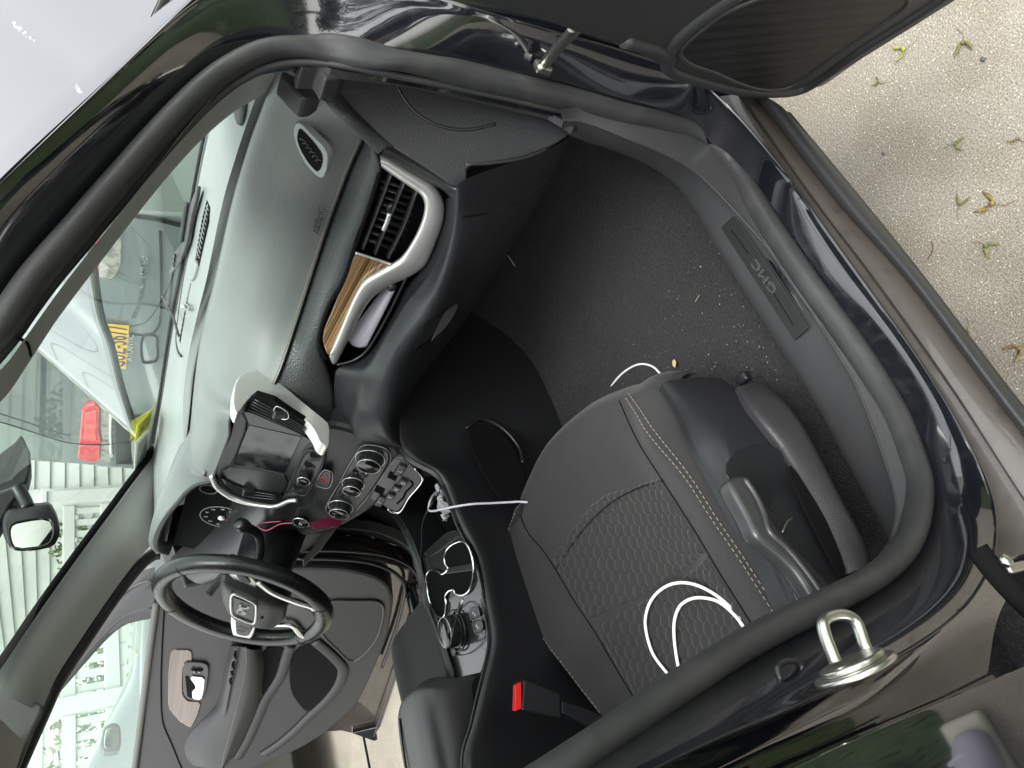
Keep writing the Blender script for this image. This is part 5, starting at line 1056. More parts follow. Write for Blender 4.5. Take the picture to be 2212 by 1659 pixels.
loft('fender', [[(.3, .86, .40), (.3, .87, .65), (.3, .84, 1.02)], [(1.6, .82, .42), (1.6, .84, .65), (1.6, .78, .95)]], M['paint'], suv, 12, 4)
loft('front_bumper', [[(1.6, y, z) for y in (-.84, -.4, 0, .4, .84)] for z in (.3, .5)]+[[(1.68-.12*(y/.84)**2, y, z) for y in (-.84, -.4, 0, .4, .84)] for z in (.6, .8, .9)], M['paint'], suv, 20, 3)
# engine under the raised hood
box('engine_cover', (1.05, 0, .82), (.5, .7, .12), M['plastic'], suv, bev=.03)
# ================================================================== LOOSE THINGS IN THE CAR
M['cablegrey'] = M['white']
wc1 = tube('charging_cable', [(958, 1060, 'z', .70), (944, 1062, 'z', .71), (930, 1080, 'z', .735), (926, 1100, 'z', .742), (936, 1104, 'z', .748), (955, 1100, 'z', .748), (985, 1094, 'y', -.150), (1020, 1089, 'y', -.168), (1060, 1087, 'y', -.172), (1100, 1085, 'y', -.176), (1125, 1084, 'y', -.18), (1180, 1090, 'y', -.19)], .0020, M['white'], None, n=90, seg=10)
tag(wc1, 'thin pale lavender cable running from the console bin across the console side to the seat', 'cable', 'phone cables in the cabin')
box('cable_plug', P((948, 1060, 'z', .705)), (.03, .010, .008), M['white'], wc1, bev=.002)
wc2 = tube('charging_cable', [(1240, 935, 'z', .42), (1285, 895, 'z', .385), (1302, 868, 'z', .382), (1318, 838, 'z', .382), (1345, 806, 'z', .382), (1380, 787, 'z', .382), (1410, 792, 'z', .382), (1430, 812, 'z', .382), (1440, 825, 'z', .384), (1470, 880, 'z', .40)], .0020, M['white'], None, n=70, seg=10)
tag(wc2, 'loop of white cable lying on the floor carpet in front of the passenger seat', 'cable', 'phone cables in the cabin')
wc3 = tube('charging_cable', [(1640, 1400, 'z', .628), (1617, 1366, 'z', .622), (1590, 1325, 'z', .620), (1550, 1288, 'z', .619), (1505, 1264, 'z', .619), (1464, 1259, 'z', .619), (1430, 1272, 'z', .620), (1405, 1300, 'z', .620), (1394, 1338, 'z', .620), (1398, 1375, 'z', .621), (1412, 1415, 'z', .622), (1446, 1460, 'z', .622), (1475, 1495, 'z', .625), (1490, 1495, 'z', .625), (1480, 1480, 'z', .625), (1468, 1450, 'z', .622), (1460, 1410, 'z', .621), (1456, 1370, 'z', .620), (1458, 1335, 'z', .620), (1470, 1308, 'z', .620), (1495, 1293, 'z', .620), (1525, 1292, 'z', .620), (1556, 1302, 'z', .621), (1590, 1332, 'z', .624), (1618, 1372, 'z', .628), (1645, 1410, 'z', .632)], .0022, mk('white_cable', (.80, .80, .78), .3), None, n=200, seg=12)
tag(wc3, 'thick white cable coiled in two loops on the quilted passenger seat', 'cable', 'phone cables in the cabin')
bc = tube('charging_cable', [(955, 1040, 'z', .70), (950, 1060, 'z', .705), (935, 1085, 'z', .738), (918, 1115, 'z', .742), (912, 1140, 'z', .742), (911, 1180, 'z', .740), (908, 1210, 'z', .740), (916, 1250, 'z', .742), (926, 1310, 'z', .742), (938, 1345, 'z', .745), (950, 1380, 'z', .748), (964, 1398, 'z', .756), (973, 1392, 'z', .764), (978, 1372, 'z', .772), (983, 1350, 'z', .774), (990, 1320, 'z', .770)], .0018, M['smooth'], None, n=160, seg=10)
tag(bc, 'thin black cable along the console with its plug lying over the round drive mode knob', 'cable', 'phone cables in the cabin')
tube('cable_plug', [(989, 1324, 'z', .772), (996, 1305, 'z', .772)], .0045, M['smooth'], bc, n=6, seg=10, r2=.003)
tube('plug_tip', [(996, 1305, 'z', .772), (1000, 1296, 'z', .772)], .0040, M['zinc'], bc, n=4, seg=10, r2=.0018)
# paper roll in the tray
pp = [(793, 634), (838, 615), (852, 627), (840, 655), (815, 704), (791, 748), (770, 740), (750, 727), (757, 708), (772, 676)]
cv = []
for t in np.linspace(0, 1, 12):
    a = P(B([(750+(838-750)*t, 727+(612-727)*t)], -.055)[0]); b = P(B([(791+(852-791)*t, 748+(626-748)*t)], -.030)[0])
    row = []
    for s in np.linspace(0, 1, 10): row.append(tuple(a*(1-s)+b*s+np.array([-.010*math.sin(math.pi*s), 0, .006*math.sin(math.pi*s)])))
    cv.append(row)
pr = loft('paper_booklet', cv, M['paper'], None, 20, 2, thick=.004)
tag(pr, 'curled white paper booklet pushed into the open tray below the wood strip', 'booklet')
bcl = lathe('binder_clip', P(B([(846, 621)], -.006)[0]), (0, -1, .3), [(.008, 0), (.009, .006), (.006, .010), (.002, .012)], M['smooth'], None, 16); tag(bcl, 'small dark round clip at the upper end of the white booklet', 'clip')
# maroon tag and pink cord on the column
lt = [(676, 1128), (690, 1122), (712, 1116), (730, 1109), (738, 1134), (727, 1138), (715, 1136), (706, 1142), (695, 1139), (684, 1143), (672, 1138)]
tg = plate('hanging_tag', on(lt, 'y', .150), M['maroon'], None, .003, 0, .0008); tag(tg, 'maroon cut-out tag hanging beside the start button', 'tag')
cdn = tube('cord', [P((606, 1126, 'y', .22)), P((585, 1128, 'y', .23)), P((565, 1130, 'y', .24)), P((556, 1136, 'y', .245)), P((575, 1146, 'y', .24)), P((606, 1132, 'y', .22)), P((640, 1130, 'y', .20)), P((680, 1130, 'y', .188))], .0010, M['pink'], tg, n=60, seg=6)
# wrapper in the bin
V = []; F = []; random.seed(5); wcn = P((958, 1088, 'z', .70))
for i in range(12):
    for j in range(8): V.append(wcn+np.array([(i-6)*.005+random.uniform(-.002, .002), (j-4)*.004+random.uniform(-.002, .002), random.uniform(-.006, .012)]))
F = gridf(12, 8); w_ = mesh('crumpled_wrapper', V, F, mk('clear_wrapper', (.55, .53, .55), .2), None, False); tag(w_, 'small crumpled clear wrapper in the console bin beside the white plug', 'wrapper')
# crumbs on the carpet and sill: uncountable specks
random.seed(11); V = []; F = []
def crumb(c, r):
    k = len(V); off = [(1, 0, 0), (-.4, .8, 0), (-.5, -.8, 0), (0, 0, .9)]
    a = random.uniform(0, 6.28); ca, sa = math.cos(a), math.sin(a)
    for x, y, z in off: V.append(np.array(c)+np.array([(x*ca-y*sa), (x*sa+y*ca), z])*r*random.uniform(.6, 1.3))
    F.extend([(k, k+1, k+2), (k, k+1, k+3), (k+1, k+2, k+3), (k+2, k, k+3)])
for i in range(900):
    px, py = (random.gauss(1400, 190), random.gauss(600, 240)) if i % 5 else (random.gauss(1600, 70), random.gauss(740, 140))
    c_ = P((px, py, 'z', .388))
    if c_[1] < -.70 or c_[1] > -.2 or c_[0] > .22: continue
    crumb(c_, random.choice([.0004, .0004, .0005, .0006, .0008, .0012]))
for x, y, r_ in ((1350, 612, .0032), (1367, 571, .0025), (1513, 576, .002), (1465, 435, .0018), (1425, 432, .0016), (1628, 591, .0022), (1600, 480, .0022), (1392, 648, .0018), (1445, 628, .0016)):
    crumb(P((x, y, 'z', .388)), r_)
cr = mesh('carpet_crumbs', V, F, mk('pale_crumbs', (.55, .52, .45), .8), None, False); tag(cr, 'pale crumbs and grit scattered over the black floor carpet', 'crumbs', kind='stuff')
V = []; F = []
for i in range(150):
    px, py = 1872+random.gauss(0, 9), 938+random.gauss(0, 14); crumb(P((px, py, 'z', .478)), random.uniform(.0006, .002))
cr2 = mesh('sill_debris', V, F, mk('seed_debris', (.40, .34, .16), .8), None, False); tag(cr2, 'crumbled seed bits and grit lying on the door sill', 'debris', kind='stuff')
def hair(l, p, cat_, lab):
    h = tube(l, p, .0006, mk('tan_fibre', (.42, .33, .22), .7), None, n=12, seg=5); tag(h, lab, cat_, 'bits of dry straw on the carpet'); return h
hair('straw_bit', [(1502, 652, 'z', .39), (1506, 645, 'z', .391), (1511, 637, 'z', .39)], 'straw', 'short straw bit on the carpet near the sill trim')
hair('straw_bit', [(1096, 551, 'y', -.46), (1104, 562, 'y', -.46), (1112, 575, 'y', -.46)], 'straw', 'fine hair on the dark lower dash above the footwell')
leafm = mk('dry_leaf', (.50, .36, .20), .8)
lf_ = plate('dry_leaf_scrap', [(x, y, 'z', .390) for x, y in [(1452, 780), (1456, 776), (1460, 782), (1458, 794), (1453, 790)]], leafm, None, .001, 0, 0); tag(lf_, 'tiny tan leaf scrap on the carpet in front of the seat', 'leaf')
# ================================================================== GROUND
def concrete():
    m = mk('concrete', (.42, .385, .315), .85, 0, [(500, .6, .0015), (40, .3, .004)]); N = m.node_tree.nodes; L = m.node_tree.links; b = N['Principled BSDF']
    tc = N.new('ShaderNodeTexCoord')
    def noise(sc, d=4):
        t = N.new('ShaderNodeTexNoise'); t.inputs['Scale'].default_value = sc; t.inputs['Detail'].default_value = d; L.new(tc.outputs['Object'], t.inputs[0]); return t.outputs[0]
    def ramp(i, stops):
        r = N.new('ShaderNodeValToRGB'); e = r.color_ramp.elements
        while len(e) < len(stops): e.new(.5)
        for q, (p, c) in zip(e, stops): q.position = p; q.color = (*c, 1)
        L.new(i, r.inputs[0]); return r.outputs[0]
    def mix(f, a, c2, mode='MIX'):
        x = N.new('ShaderNodeMix'); x.data_type = 'RGBA'; x.blend_type = mode
        if isinstance(f, float): x.inputs[0].default_value = f
        else: L.new(f, x.inputs[0])
        L.new(a, x.inputs[6])
        if isinstance(c2, tuple): x.inputs[7].default_value = (*c2, 1)
        else: L.new(c2, x.inputs[7])
        return x.outputs[2]
    c = ramp(noise(330, 4), [(.30, (.12, .112, .094)), (.50, (.245, .228, .192)), (.70, (.40, .378, .325))])
    c = mix(1.0, c, ramp(noise(.9, 6), [(.35, (.82, .80, .77)), (.6, (1.05, 1.05, 1.04))]), 'MULTIPLY')
    c = mix(1.0, c, ramp(noise(9, 6), [(.4, (.90, .89, .86)), (.55, (1.0, 1.0, 1.0))]), 'MULTIPLY')
    c = mix(1.0, c, ramp(noise(2.2, 5), [(.3, (.80, .79, .77)), (.7, (1.08, 1.07, 1.04))]), 'MULTIPLY')
    for sc, col, th in ((34, (.12, .11, .10), .055), (95, (.17, .15, .13), .13), (120, (.62, .57, .46), .15), (50, (.30, .20, .14), .07)):
        v = N.new('ShaderNodeTexVoronoi'); v.inputs['Scale'].default_value = sc; L.new(tc.outputs['Object'], v.inputs[0])
        c = mix(ramp(v.outputs['Distance'], [(th*.7, (1, 1, 1)), (th, (0, 0, 0))]), c, col)
    L.new(c, b.inputs['Base Color']); return m
drive = mesh('driveway', [(-30, -1.50, 0), (30, -1.50, 0), (30, 5.4, 0), (-30, 5.4, 0)], [(0, 1, 2, 3)], concrete(), None, False); tag(drive, kind='structure')
grassm = mk('lawn', (.045, .085, .02), .95, 0, (150, .9, .02), (25, (.08, .10, .03), .4, .7))
lawn = mesh('lawn', [(-120, -120, -.03), (120, -120, -.03), (120, 120, -.03), (-120, 120, -.03)], [(0, 1, 2, 3)], grassm, None, False); tag(lawn, kind='structure')
V = []; F = []; random.seed(2)
for i in range(9000):
    x, y = random.uniform(-4, 4), -1.50-abs(random.gauss(0, 1.0)); h = random.uniform(.03, .08); a = random.uniform(0, 6.28); k = len(V)
    V += [(x, y, -.03), (x+.006*math.cos(a), y+.006*math.sin(a), -.03), (x+random.uniform(-.02, .02), y+random.uniform(-.02, .02), h)]; F.append((k, k+1, k+2))
gr = mesh('grass_blades', V, F, grassm, None, False); tag(gr, 'short green grass along the driveway edge', 'grass', kind='stuff')
jt = [P((788, 1600, 'z', .002)), P((800, 1662, 'z', .002))]
jv = (jt[1]-jt[0]); jv /= np.linalg.norm(jv)
tube_j = tube('expansion_joint', [tuple(jt[0]-jv*2), tuple(jt[1]+jv*3)], .008, M['dark'], None, n=4, seg=6); tag(tube_j, kind='structure')
# maple seeds on the concrete
def seed(px, py, ang, size, col, lab, dbl=True, green=True):
    c = P((px, py, 'z', .003)); V = []; F = []
    for s in ((-1, 1) if dbl else (1,)):
        k = len(V); n_q = 9; A_ = ang+s*.62
        dx, dy = math.cos(A_), math.sin(A_); nx, ny = -dy*s, dx*s
        for i in range(n_q):
            t = i/(n_q-1); w = (.10+.30*math.sin(math.pi*min(1, t**.8*1.02)))*size; cx = c+np.array([dx, dy, 0])*t*size*1.35
            V.append(cx+np.array([0, 0, .001+.002*t])); V.append(cx+np.array([nx, ny, 0])*w*.9+np.array([0, 0, .003+.003*math.sin(t*9)*.4]))
        F += [(k+2*i, k+2*i+1, k+2*i+3, k+2*i+2) for i in range(n_q-1)]
    o = mesh('maple_seed', V, F, col, None); o.modifiers.new('s', 'SOLIDIFY').thickness = .0008
    lathe('seed_nut', c+np.array([0, 0, .002]), (0, 0, 1), [(.001, -.002), (size*.24, 0), (size*.2, .0025), (.001, .004)], col, o, 10)
    tube('stem', [c, c-np.array([math.cos(ang), math.sin(ang), 0])*size*.9, c-np.array([math.cos(ang+.3), math.sin(ang+.3), 0])*size*1.7], .0006, col, o, n=8, seg=5)
    tag(o, lab, 'seed', 'fallen maple seeds on the concrete'); return o
yg = mk('seed_yellow_green', (.20, .22, .05), .7, var=(200, (.30, .30, .05), .4, .6)); og = mk('seed_olive', (.13, .125, .045), .8, var=(200, (.12, .13, .04), .4, .6)); rb = mk('seed_red_brown', (.15, .075, .045), .8, var=(150, (.24, .20, .05), .45, .6)); gn_ = mk('seed_green', (.10, .12, .04), .8, var=(200, (.17, .18, .05), .4, .6))
seed(1953, 107, 1.2, .017, yg, 'bright yellow green winged seed on the concrete nearest the open door edge')
seed(2081, 92, 2.6, .018, og, 'olive winged seed near the top right corner of the concrete')
seed(1898, 178, .4, .010, og, 'small dry seed lying below the lower corner of the speaker door')
seed(2065, 312, 3.9, .013, gn_, 'small folded green seed left of the red tinged one on the concrete')
seed(2075, 440, 5.2, .014, og, 'faded olive seed pair just below the red tinged seed')
seed(2144, 440, .6, .021, rb, 'red and yellow winged seed with a long stem on the concrete')
seed(2131, 532, 3.4, .016, gn_, 'crumpled green seed between the red tinged seed and the sill')
seed(2088, 712, 2.2, .012, gn_, 'green seed lying close to the outer edge of the rocker')
seed(2203, 752, 1.6, .018, rb, 'reddish green seed cluster at the right edge of the picture')
seed(2200, 300, .2, .012, rb, 'dry brown seed wing at the far right of the concrete', False)
cv_ = tube('twig', [(2003, 560, 'z', .004), (2012, 548, 'z', .005), (2015, 535, 'z', .005), (2012, 520, 'z', .004)], .0008, mk('maroon_twig', (.10, .03, .03), .8), None, n=16, seg=5); tag(cv_, 'thin curved maroon twig on the concrete beside the rocker', 'twig')
def pebble(px, py, r, col, lab):
    c = P((px, py, 'z', .001)); o = lathe('pebble', c, (0, 0, 1), [(.0008, -.001), (r, 0), (r*.85, r*.35), (r*.3, r*.5)], col, None, 9, .7); tag(o, lab, 'pebble'); return o
pb_ = mk('grey_pebble', (.07, .07, .075), .7)
pebble(2123, 128, .0055, pb_, 'dark grey pebble on the concrete right of the speaker door')
pebble(1908, 332, .0042, pb_, 'dark blue grey pebble on the concrete between the sill and the faded seeds')
# ================================================================== OTHER VEHICLES
def car(name, label, loc, heading, paint_, L=4.6, Wd=1.85, hood_z=.98, roof_z=1.62, suvlike=True, cat_='car'):
    e = empty(name, loc, label, cat_); ch, shh = math.cos(heading), math.sin(heading)
    def T(p): return (loc[0]+p[0]*ch-p[1]*shh, loc[1]+p[0]*shh+p[1]*ch, loc[2]+p[2])
    w = Wd/2; rear_top = .02 if suvlike else .9
    st = [(0, .93, .42, .70, hood_z+.02, .80), (.06, .99, .34, .74, hood_z+.05, .9), (.5, 1, .30, .74, hood_z+.06, .96), (L*.5, 1, .26, .74, hood_z+.04, .96), (L-1.2, 1, .28, .72, hood_z, .93), (L-.4, .95, .30, .66, hood_z-.10, .86), (L-.05, .80, .34, .60, hood_z-.26, .70), (L, .70, .42, .56, hood_z-.34, .6)]
    cs = []
    for x, k, z0, z1, z2, kt in st:
        ww = w*k; wt = w*kt; q = []
        for y, z in ((-.96*ww, z0), (-ww, (z0+z1)/2), (-ww, z1), (-wt-.02, z2-.06), (-wt+.08, z2), (0, z2+.03), (wt-.08, z2), (wt+.02, z2-.06), (ww, z1), (ww, (z0+z1)/2), (.96*ww, z0)): q.append(T((x, y, z)))
        cs.append(q)
    b_ = loft('body', cs, paint_, e, 60, 6)
    plate('rear_panel', [T((0.0, y*w, z)) for y, z in ((-.9, .40), (-.93, .7), (-.8, hood_z), (.8, hood_z), (.93, .7), (.9, .40))], paint_, e, .03, 1, .01)
    gl_ = M['tint']
    if suvlike: cab = [(0.10, .80, hood_z+.02, .80), (.30, .80, roof_z-.06, .66), (.9, .82, roof_z, .68), (L*.5, .84, roof_z-.02, .70), (L-1.95, .84, roof_z-.12, .68), (L-1.25, .84, hood_z+.05, .78)]
    else: cab = [(.7, .78, hood_z+.02, .74), (1.2, .80, roof_z-.10, .60), (1.8, .82, roof_z, .62), (L*.5, .84, roof_z-.02, .62), (L-1.9, .84, roof_z-.14, .62), (L-1.3, .84, hood_z+.03, .76)]
    zz0 = hood_z+.0
    cs = [[T((x, -w*k0, zz0)), T((x, -w*(k0*.4+k1*.6), zz0*.3+zt*.7)), T((x, -w*k1+.05, zt)), T((x, 0, zt+.03)), T((x, w*k1-.05, zt)), T((x, w*(k0*.4+k1*.6), zz0*.3+zt*.7)), T((x, w*k0, zz0))] for x, k0, zt, k1 in cab]
    loft('cabin_glass', cs, gl_, e, 40, 6)
    cs2 = [[T((x, -w*k1+.10, zt+.012)), T((x, 0, zt+.045)), T((x, w*k1-.10, zt+.012))] for x, k0, zt, k1 in cab[1:-1]]
    loft('roof_panel', cs2, paint_, e, 20, 5, thick=.03)
    for sx in (.85, L-.95):
        for sy in (-1, 1):
            wv = lathe('wheel', T((sx, sy*(w-.20), .33)), (-shh*sy, ch*sy, 0), [(.18, 0), (.32, .01), (.335, .04), (.335, .17), (.32, .20), (.235, .205)], M['rubber'], e, 36)
            lathe('rim', T((sx, sy*(w-.03), .33)), (-shh*sy, ch*sy, 0), [(.23, .01), (.215, .0), (.07, -.015), (.05, .0)], M['silver'], wv, 30)
    return e, T
M['tint'] = mk('tinted_glass', (.05, .065, .07), .05, 0, None, None, 1)
greyp = mk('grey_metallic_paint', (.16, .19, .19), .25, .3, None, None, 1)
RX = 2.10
fs, TS = car('suv', 'large grey SUV parked ahead, red tail lamps and yellow rear plate seen through the windshield', (RX+.02, 2.48, 0), 0, greyp, 4.8, 2.06, 1.16, 1.78)
def X_(pts, d=0): return [(x, y, 'x', RX-d) for x, y in pts]
redl = mk('tail_lamp_red', (.75, .01, .02), .12, 0, None, (60, (.45, .0, .01), .4, .6), 1); clr = mk('lamp_clear', (.42, .40, .34), .1, .5, (80, .4, .004), (25, (.2, .19, .16), .45, .6), 1)
plate('tailgate_panel', X_([(100, 415), (160, 420), (230, 455), (300, 462), (400, 468), (460, 480), (470, 800), (400, 1010), (330, 1020), (240, 1008), (170, 1003), (120, 1000), (0, 990), (-80, 980), (-80, 500)], .0), greyp, fs, .03, 0, .01)
plate('rear_glass', X_([(-70, 520), (153, 560), (160, 740), (157, 830), (152, 955), (100, 942), (48, 926), (0, 908), (-60, 890)], .008), M['tint'], fs, .01, 0, .002)
tl_ = plate('tail_lamp', X_([(177, 889), (190, 877), (205, 873), (216, 880), (214, 931), (219, 955), (217, 965), (216, 993), (205, 999), (179, 996), (168, 990), (171, 957)], .03), redl, fs, .03, 0, .006)
plate('lamp_lens', X_([(185, 893), (208, 888), (207, 940), (209, 952), (182, 952)], .034), mk('tail_lamp_core', (.85, .05, .06), .15, coat=1), tl_, .004, 0, .002)
plate('reverse_lamp', X_([(219, 880), (235, 889), (246, 901), (247, 955), (238, 999), (219, 998)], .02), clr, fs, .02, 0, .003)
tube('lamp_chrome', X_([(240, 896), (239, 940), (241, 985)], .026), .012, M['chrome'], fs, n=10, seg=8)
plate('bumper_grid', X_([(250, 905), (330, 900), (332, 1005), (250, 1003)], .015), M['plastic'], fs, .01, 0, .003)
tube('body_seam', X_([(-20, 905), (48, 926), (100, 943), (152, 957), (215, 961), (260, 957), (332, 950)], .034), .004, M['dark'], fs, n=40, seg=6)
tl2 = plate('tail_lamp', X_([(172, 470), (216, 475), (262, 490), (263, 516), (261, 577), (251, 596), (240, 606), (215, 600), (172, 590)], .02), clr, fs, .02, 0, .004)
plate('lamp_lens', X_([(175, 474), (214, 478), (214, 596), (175, 586)], .026), redl, tl2, .01, 0, .003)
pl_ = plate('licence_plate', X_([(226, 700), (279, 704), (272, 797), (219, 795)], .02), mk('plate_yellow', (.72, .42, .05), .5), fs, .004, 0, .001)
pu = P(X_([(228, 750)])[0])-P(X_([(276, 750)])[0]); pxd = P(X_([(250, 703)])[0])-P(X_([(246, 796)])[0])
text('plate_digits', 'GUZ-5677', P(X_([(248, 750)], .023)[0]), pxd, pu, .105, mk('plate_navy', (.03, .04, .06), .5), pl_, .001, .34)
text('plate_frame_text', 'ATLANTIC', P(X_([(281, 752)], .010)[0]), pxd, pu, .025, M['silver'], fs, .001, .22)
text('badge_lettering', 'LIMITED', P(X_([(312, 577)], .012)[0]), pxd, pu, .028, M['chrome'], fs, .002, .145)
tube('hatch_seam', X_([(346, 500), (348, 600), (346, 690), (336, 715), (318, 724), (280, 722)], .004), .006, M['dark'], fs, n=40, seg=6)
tube('plate_recess', X_([(310, 726), (336, 726), (340, 745), (338, 778), (318, 784), (308, 780)], .004), .007, M['dark'], fs, n=60, seg=6, closed=True)
tube('dark_curve', X_([(286, 466), (330, 472), (395, 488)], .01), .010, M['dark'], fs, n=20, seg=6)  # dark curved line low on the right of the tailgate
sd_, TD = car('sedan', 'dark grey car parked beyond the open driver door with its wing mirror showing', (-2.25, 3.95, 0), math.radians(0), mk('dark_grey_paint', (.04, .045, .045), .2, .3, None, None, 1), 4.4, 1.75, .93, 1.40, False)
def X3(pts, d=0): return [(x, y, 'y', 3.0-d) for x, y in pts]
mm_ = plate('wing_mirror', X3([(224, 1570), (240, 1560), (254, 1560), (261, 1570), (263, 1600), (259, 1618), (240, 1622), (222, 1622), (218, 1600)], .10), M['smooth'], sd_, .12, 1, .02)
plate('mirror_glass', X3([(229, 1574), (245, 1568), (255, 1573), (256, 1610), (246, 1615), (226, 1616), (225, 1595)], .106), M['mirror'], mm_, .004, 1, .001)
# ================================================================== FENCE, HOUSES, TREES
vinyl = mk('white_vinyl', (.50, .515, .495), .45); 
FY = 5.5
def fence(x0, x1, lab):
    e = empty('vinyl_fence', (x0, FY, 0), lab, 'fence', 'white vinyl fence panels along the yard')
    L_ = x1-x0; cx = (x0+x1)/2
    box('rail', (cx, FY, 1.235), (L_, .05, .09), vinyl, e, bev=.006); box('rail', (cx, FY, .94), (L_, .05, .11), vinyl, e, bev=.006); box('rail', (cx, FY, .10), (L_, .05, .12), vinyl, e, bev=.006)
    n = int(L_/.105)
    for i in range(n):
        box('picket', (x0+(i+.5)*L_/n, FY, 1.09), (.055, .022, .22), vinyl, e, bev=.003)
    nb = int(L_/.165)
    for i in range(nb): box('board', (x0+(i+.5)*L_/nb, FY, .52), (L_/nb-.004, .022, .76), vinyl, e, bev=.004)
    return e
xs_ = [-2.35, -.55, 1.25, 3.02]
labs = ['white vinyl fence panel at the left end, nearest the black railing', 'white vinyl fence panel behind the wing mirror of the dark grey car', 'white vinyl fence panel seen through the open driver door window and the windshield corner']
for i in range(3): fence(xs_[i]+.065, xs_[i+1]-.065, labs[i])
for i, x in enumerate(xs_):
    e = empty('fence_post', (x, FY, 0), ['white fence post at the far left end of the fence', 'white square fence post left of the wing mirror of the grey car', 'tall white fence post with a pyramid cap seen through the driver window', 'white fence post where the fence meets the white house wall'][i], 'fence post', 'white posts of the vinyl fence')
    box('post', (x, FY-.01, .70), (.125, .125, 1.4), vinyl, e, bev=.008)
    V = [(x-.08, FY-.09, 1.40), (x+.08, FY-.09, 1.40), (x+.08, FY+.07, 1.40), (x-.08, FY+.07, 1.40), (x-.08, FY-.09, 1.43), (x+.08, FY-.09, 1.43), (x+.08, FY+.07, 1.43), (x-.08, FY+.07, 1.43), (x, FY-.01, 1.48)]
    mesh('cap', V, [(0, 1, 5, 4), (1, 2, 6, 5), (2, 3, 7, 6), (3, 0, 4, 7), (4, 5, 8), (5, 6, 8), (6, 7, 8), (7, 4, 8), (3, 2, 1, 0)], vinyl, e, False)
def sidingm(name, col, pitch=.11):
    m = mk(name, col, .6); N = m.node_tree.nodes; L = m.node_tree.links; b = N['Principled BSDF']
    return m
def siding(name, p0, p1, z0, z1, pitch, mat, par):
    """overlapping clapboards between two ground points"""
    p0, p1 = np.array(p0, float), np.array(p1, float); d = p1-p0; nrm = np.array([d[1], -d[0]]); nrm /= np.linalg.norm(nrm)
    V = []; F = []; z = z0
    while z < z1:
        k = len(V)
        for q, o in ((p0, 0), (p1, 0)):
            V.append((q[0]+nrm[0]*.022, q[1]+nrm[1]*.022, z)); V.append((q[0]+nrm[0]*.004, q[1]+nrm[1]*.004, z+pitch)); V.append((q[0]+nrm[0]*.002, q[1]+nrm[1]*.002, z))
        F += [(k, k+3, k+4, k+1), (k+2, k+5, k+3, k)]; z += pitch
    return mesh(name, V, F, mat, par, False)
sidw = mk('white_siding', (.47, .49, .465), .55, var=(3, (.43, .45, .43), .4, .7))
hs = empty('white_house', (3.1, 5.62, 0), 'white clapboard house beside the fence behind the parked grey SUV', 'house')
siding('wall', (3.1, 5.62), (9.0, 5.62), 0, 3.1, .115, sidw, hs)
siding('wall', (9.0, 5.62), (9.0, -2.0), 0, 3.1, .115, sidw, hs)
siding('wall', (3.1, 12), (3.1, 5.62), 0, 3.1, .115, sidw, hs)
box('corner_board', (3.1, 5.60, 1.55), (.13, .13, 3.1), vinyl, hs, bev=.005)
box('roof', (12.2, 8, 3.25), (6.4, 9, .3), mk('grey_shingles', (.10, .10, .11), .9, 0, (20, .5, .02)), hs, bev=.05)
gd = empty('garage_door', (8.9, 3.9, 0), 'cream panelled garage door beyond the front corner of the windshield', 'door')
gcr = mk('cream_door_paint', (.72, .70, .56), .5)
for r_ in range(4):
    for c_ in range(4):
        f = box('door_panel', (8.93, 2.6+c_*.72, .32+r_*.56), (.05, .70, .54), gcr, gd, bev=.01); box('inset', (8.90, 2.6+c_*.72, .32+r_*.56), (.012, .52, .36), gcr, f, bev=.006)
box('door_frame', (8.92, 3.7, 2.36), (.09, 3.1, .14), vinyl, gd, bev=.01)
h2 = empty('neighbour_house', (-1, 9.5, 0), 'pale house with wide clapboards standing behind the fence', 'house')
siding('wall', (-4.2, 9.5), (3.0, 9.5), 0, 3.6, .16, mk('pale_siding', (.62, .67, .60), .6), h2)
box('window_frame', (1.6, 9.44, 2.5), (1.1, .1, 1.3), vinyl, h2, bev=.01); box('window_pane', (1.6, 9.40, 2.5), (.95, .06, 1.15), M['tint'], h2, bev=0)
h3 = empty('yellow_house', (-3, 12, 0), 'cream yellow house with a dark roof seen at the left of the driver window', 'house')
siding('wall', (-7, 12), (-.6, 12), 0, 3.4, .16, mk('yellow_siding', (.62, .58, .38), .7), h3)
box('roof', (-4, 12.4, 1.75), (7, 1.6, .5), mk('dark_roof', (.05, .055, .065), .9, 0, (40, .6, .02)), h3, bev=.03)
box('porch_glass', (-3, 11.7, 1.0), (3, .1, .8), M['tint'], h3, bev=0)
# black iron railing with scrolls
ir = empty('iron_railing', (-1.4, 6.6, 0), 'black iron railing with scrollwork behind the left end of the white fence', 'railing')
iron = mk('black_iron', (.012, .012, .013), .4)
for z in (1.02, 1.10, 1.46): box('rail', (-.7, 6.6, z), (2.4, .03, .03 if z < 1.4 else .06), iron, ir, bev=.003)
for i in range(14): tube('baluster', [(-1.85+i*.18, 6.6, .5), (-1.85+i*.18, 6.6, 1.46)], .009, iron, ir, n=3, seg=6)
for i in range(5):
    pts = [(-1.5+i*.36+r_*math.cos(a), 6.58, 1.25+r_*math.sin(a)) for a, r_ in ((t*.5, .015+.006*t) for t in range(20))]
    tube('scroll', pts, .006, iron, ir, n=60, seg=6, ref=(0, 1, 0))
leaf = mk('leaves', (.055, .10, .022), .7, 0, None, (3, (.10, .15, .04), .4, .7)); leafd = mk('dark_leaves', (.03, .06, .018), .7, 0, None, (3, (.06, .09, .03), .4, .7)); bark = mk('bark', (.10, .075, .055), .9, 0, (30, .6, .02))
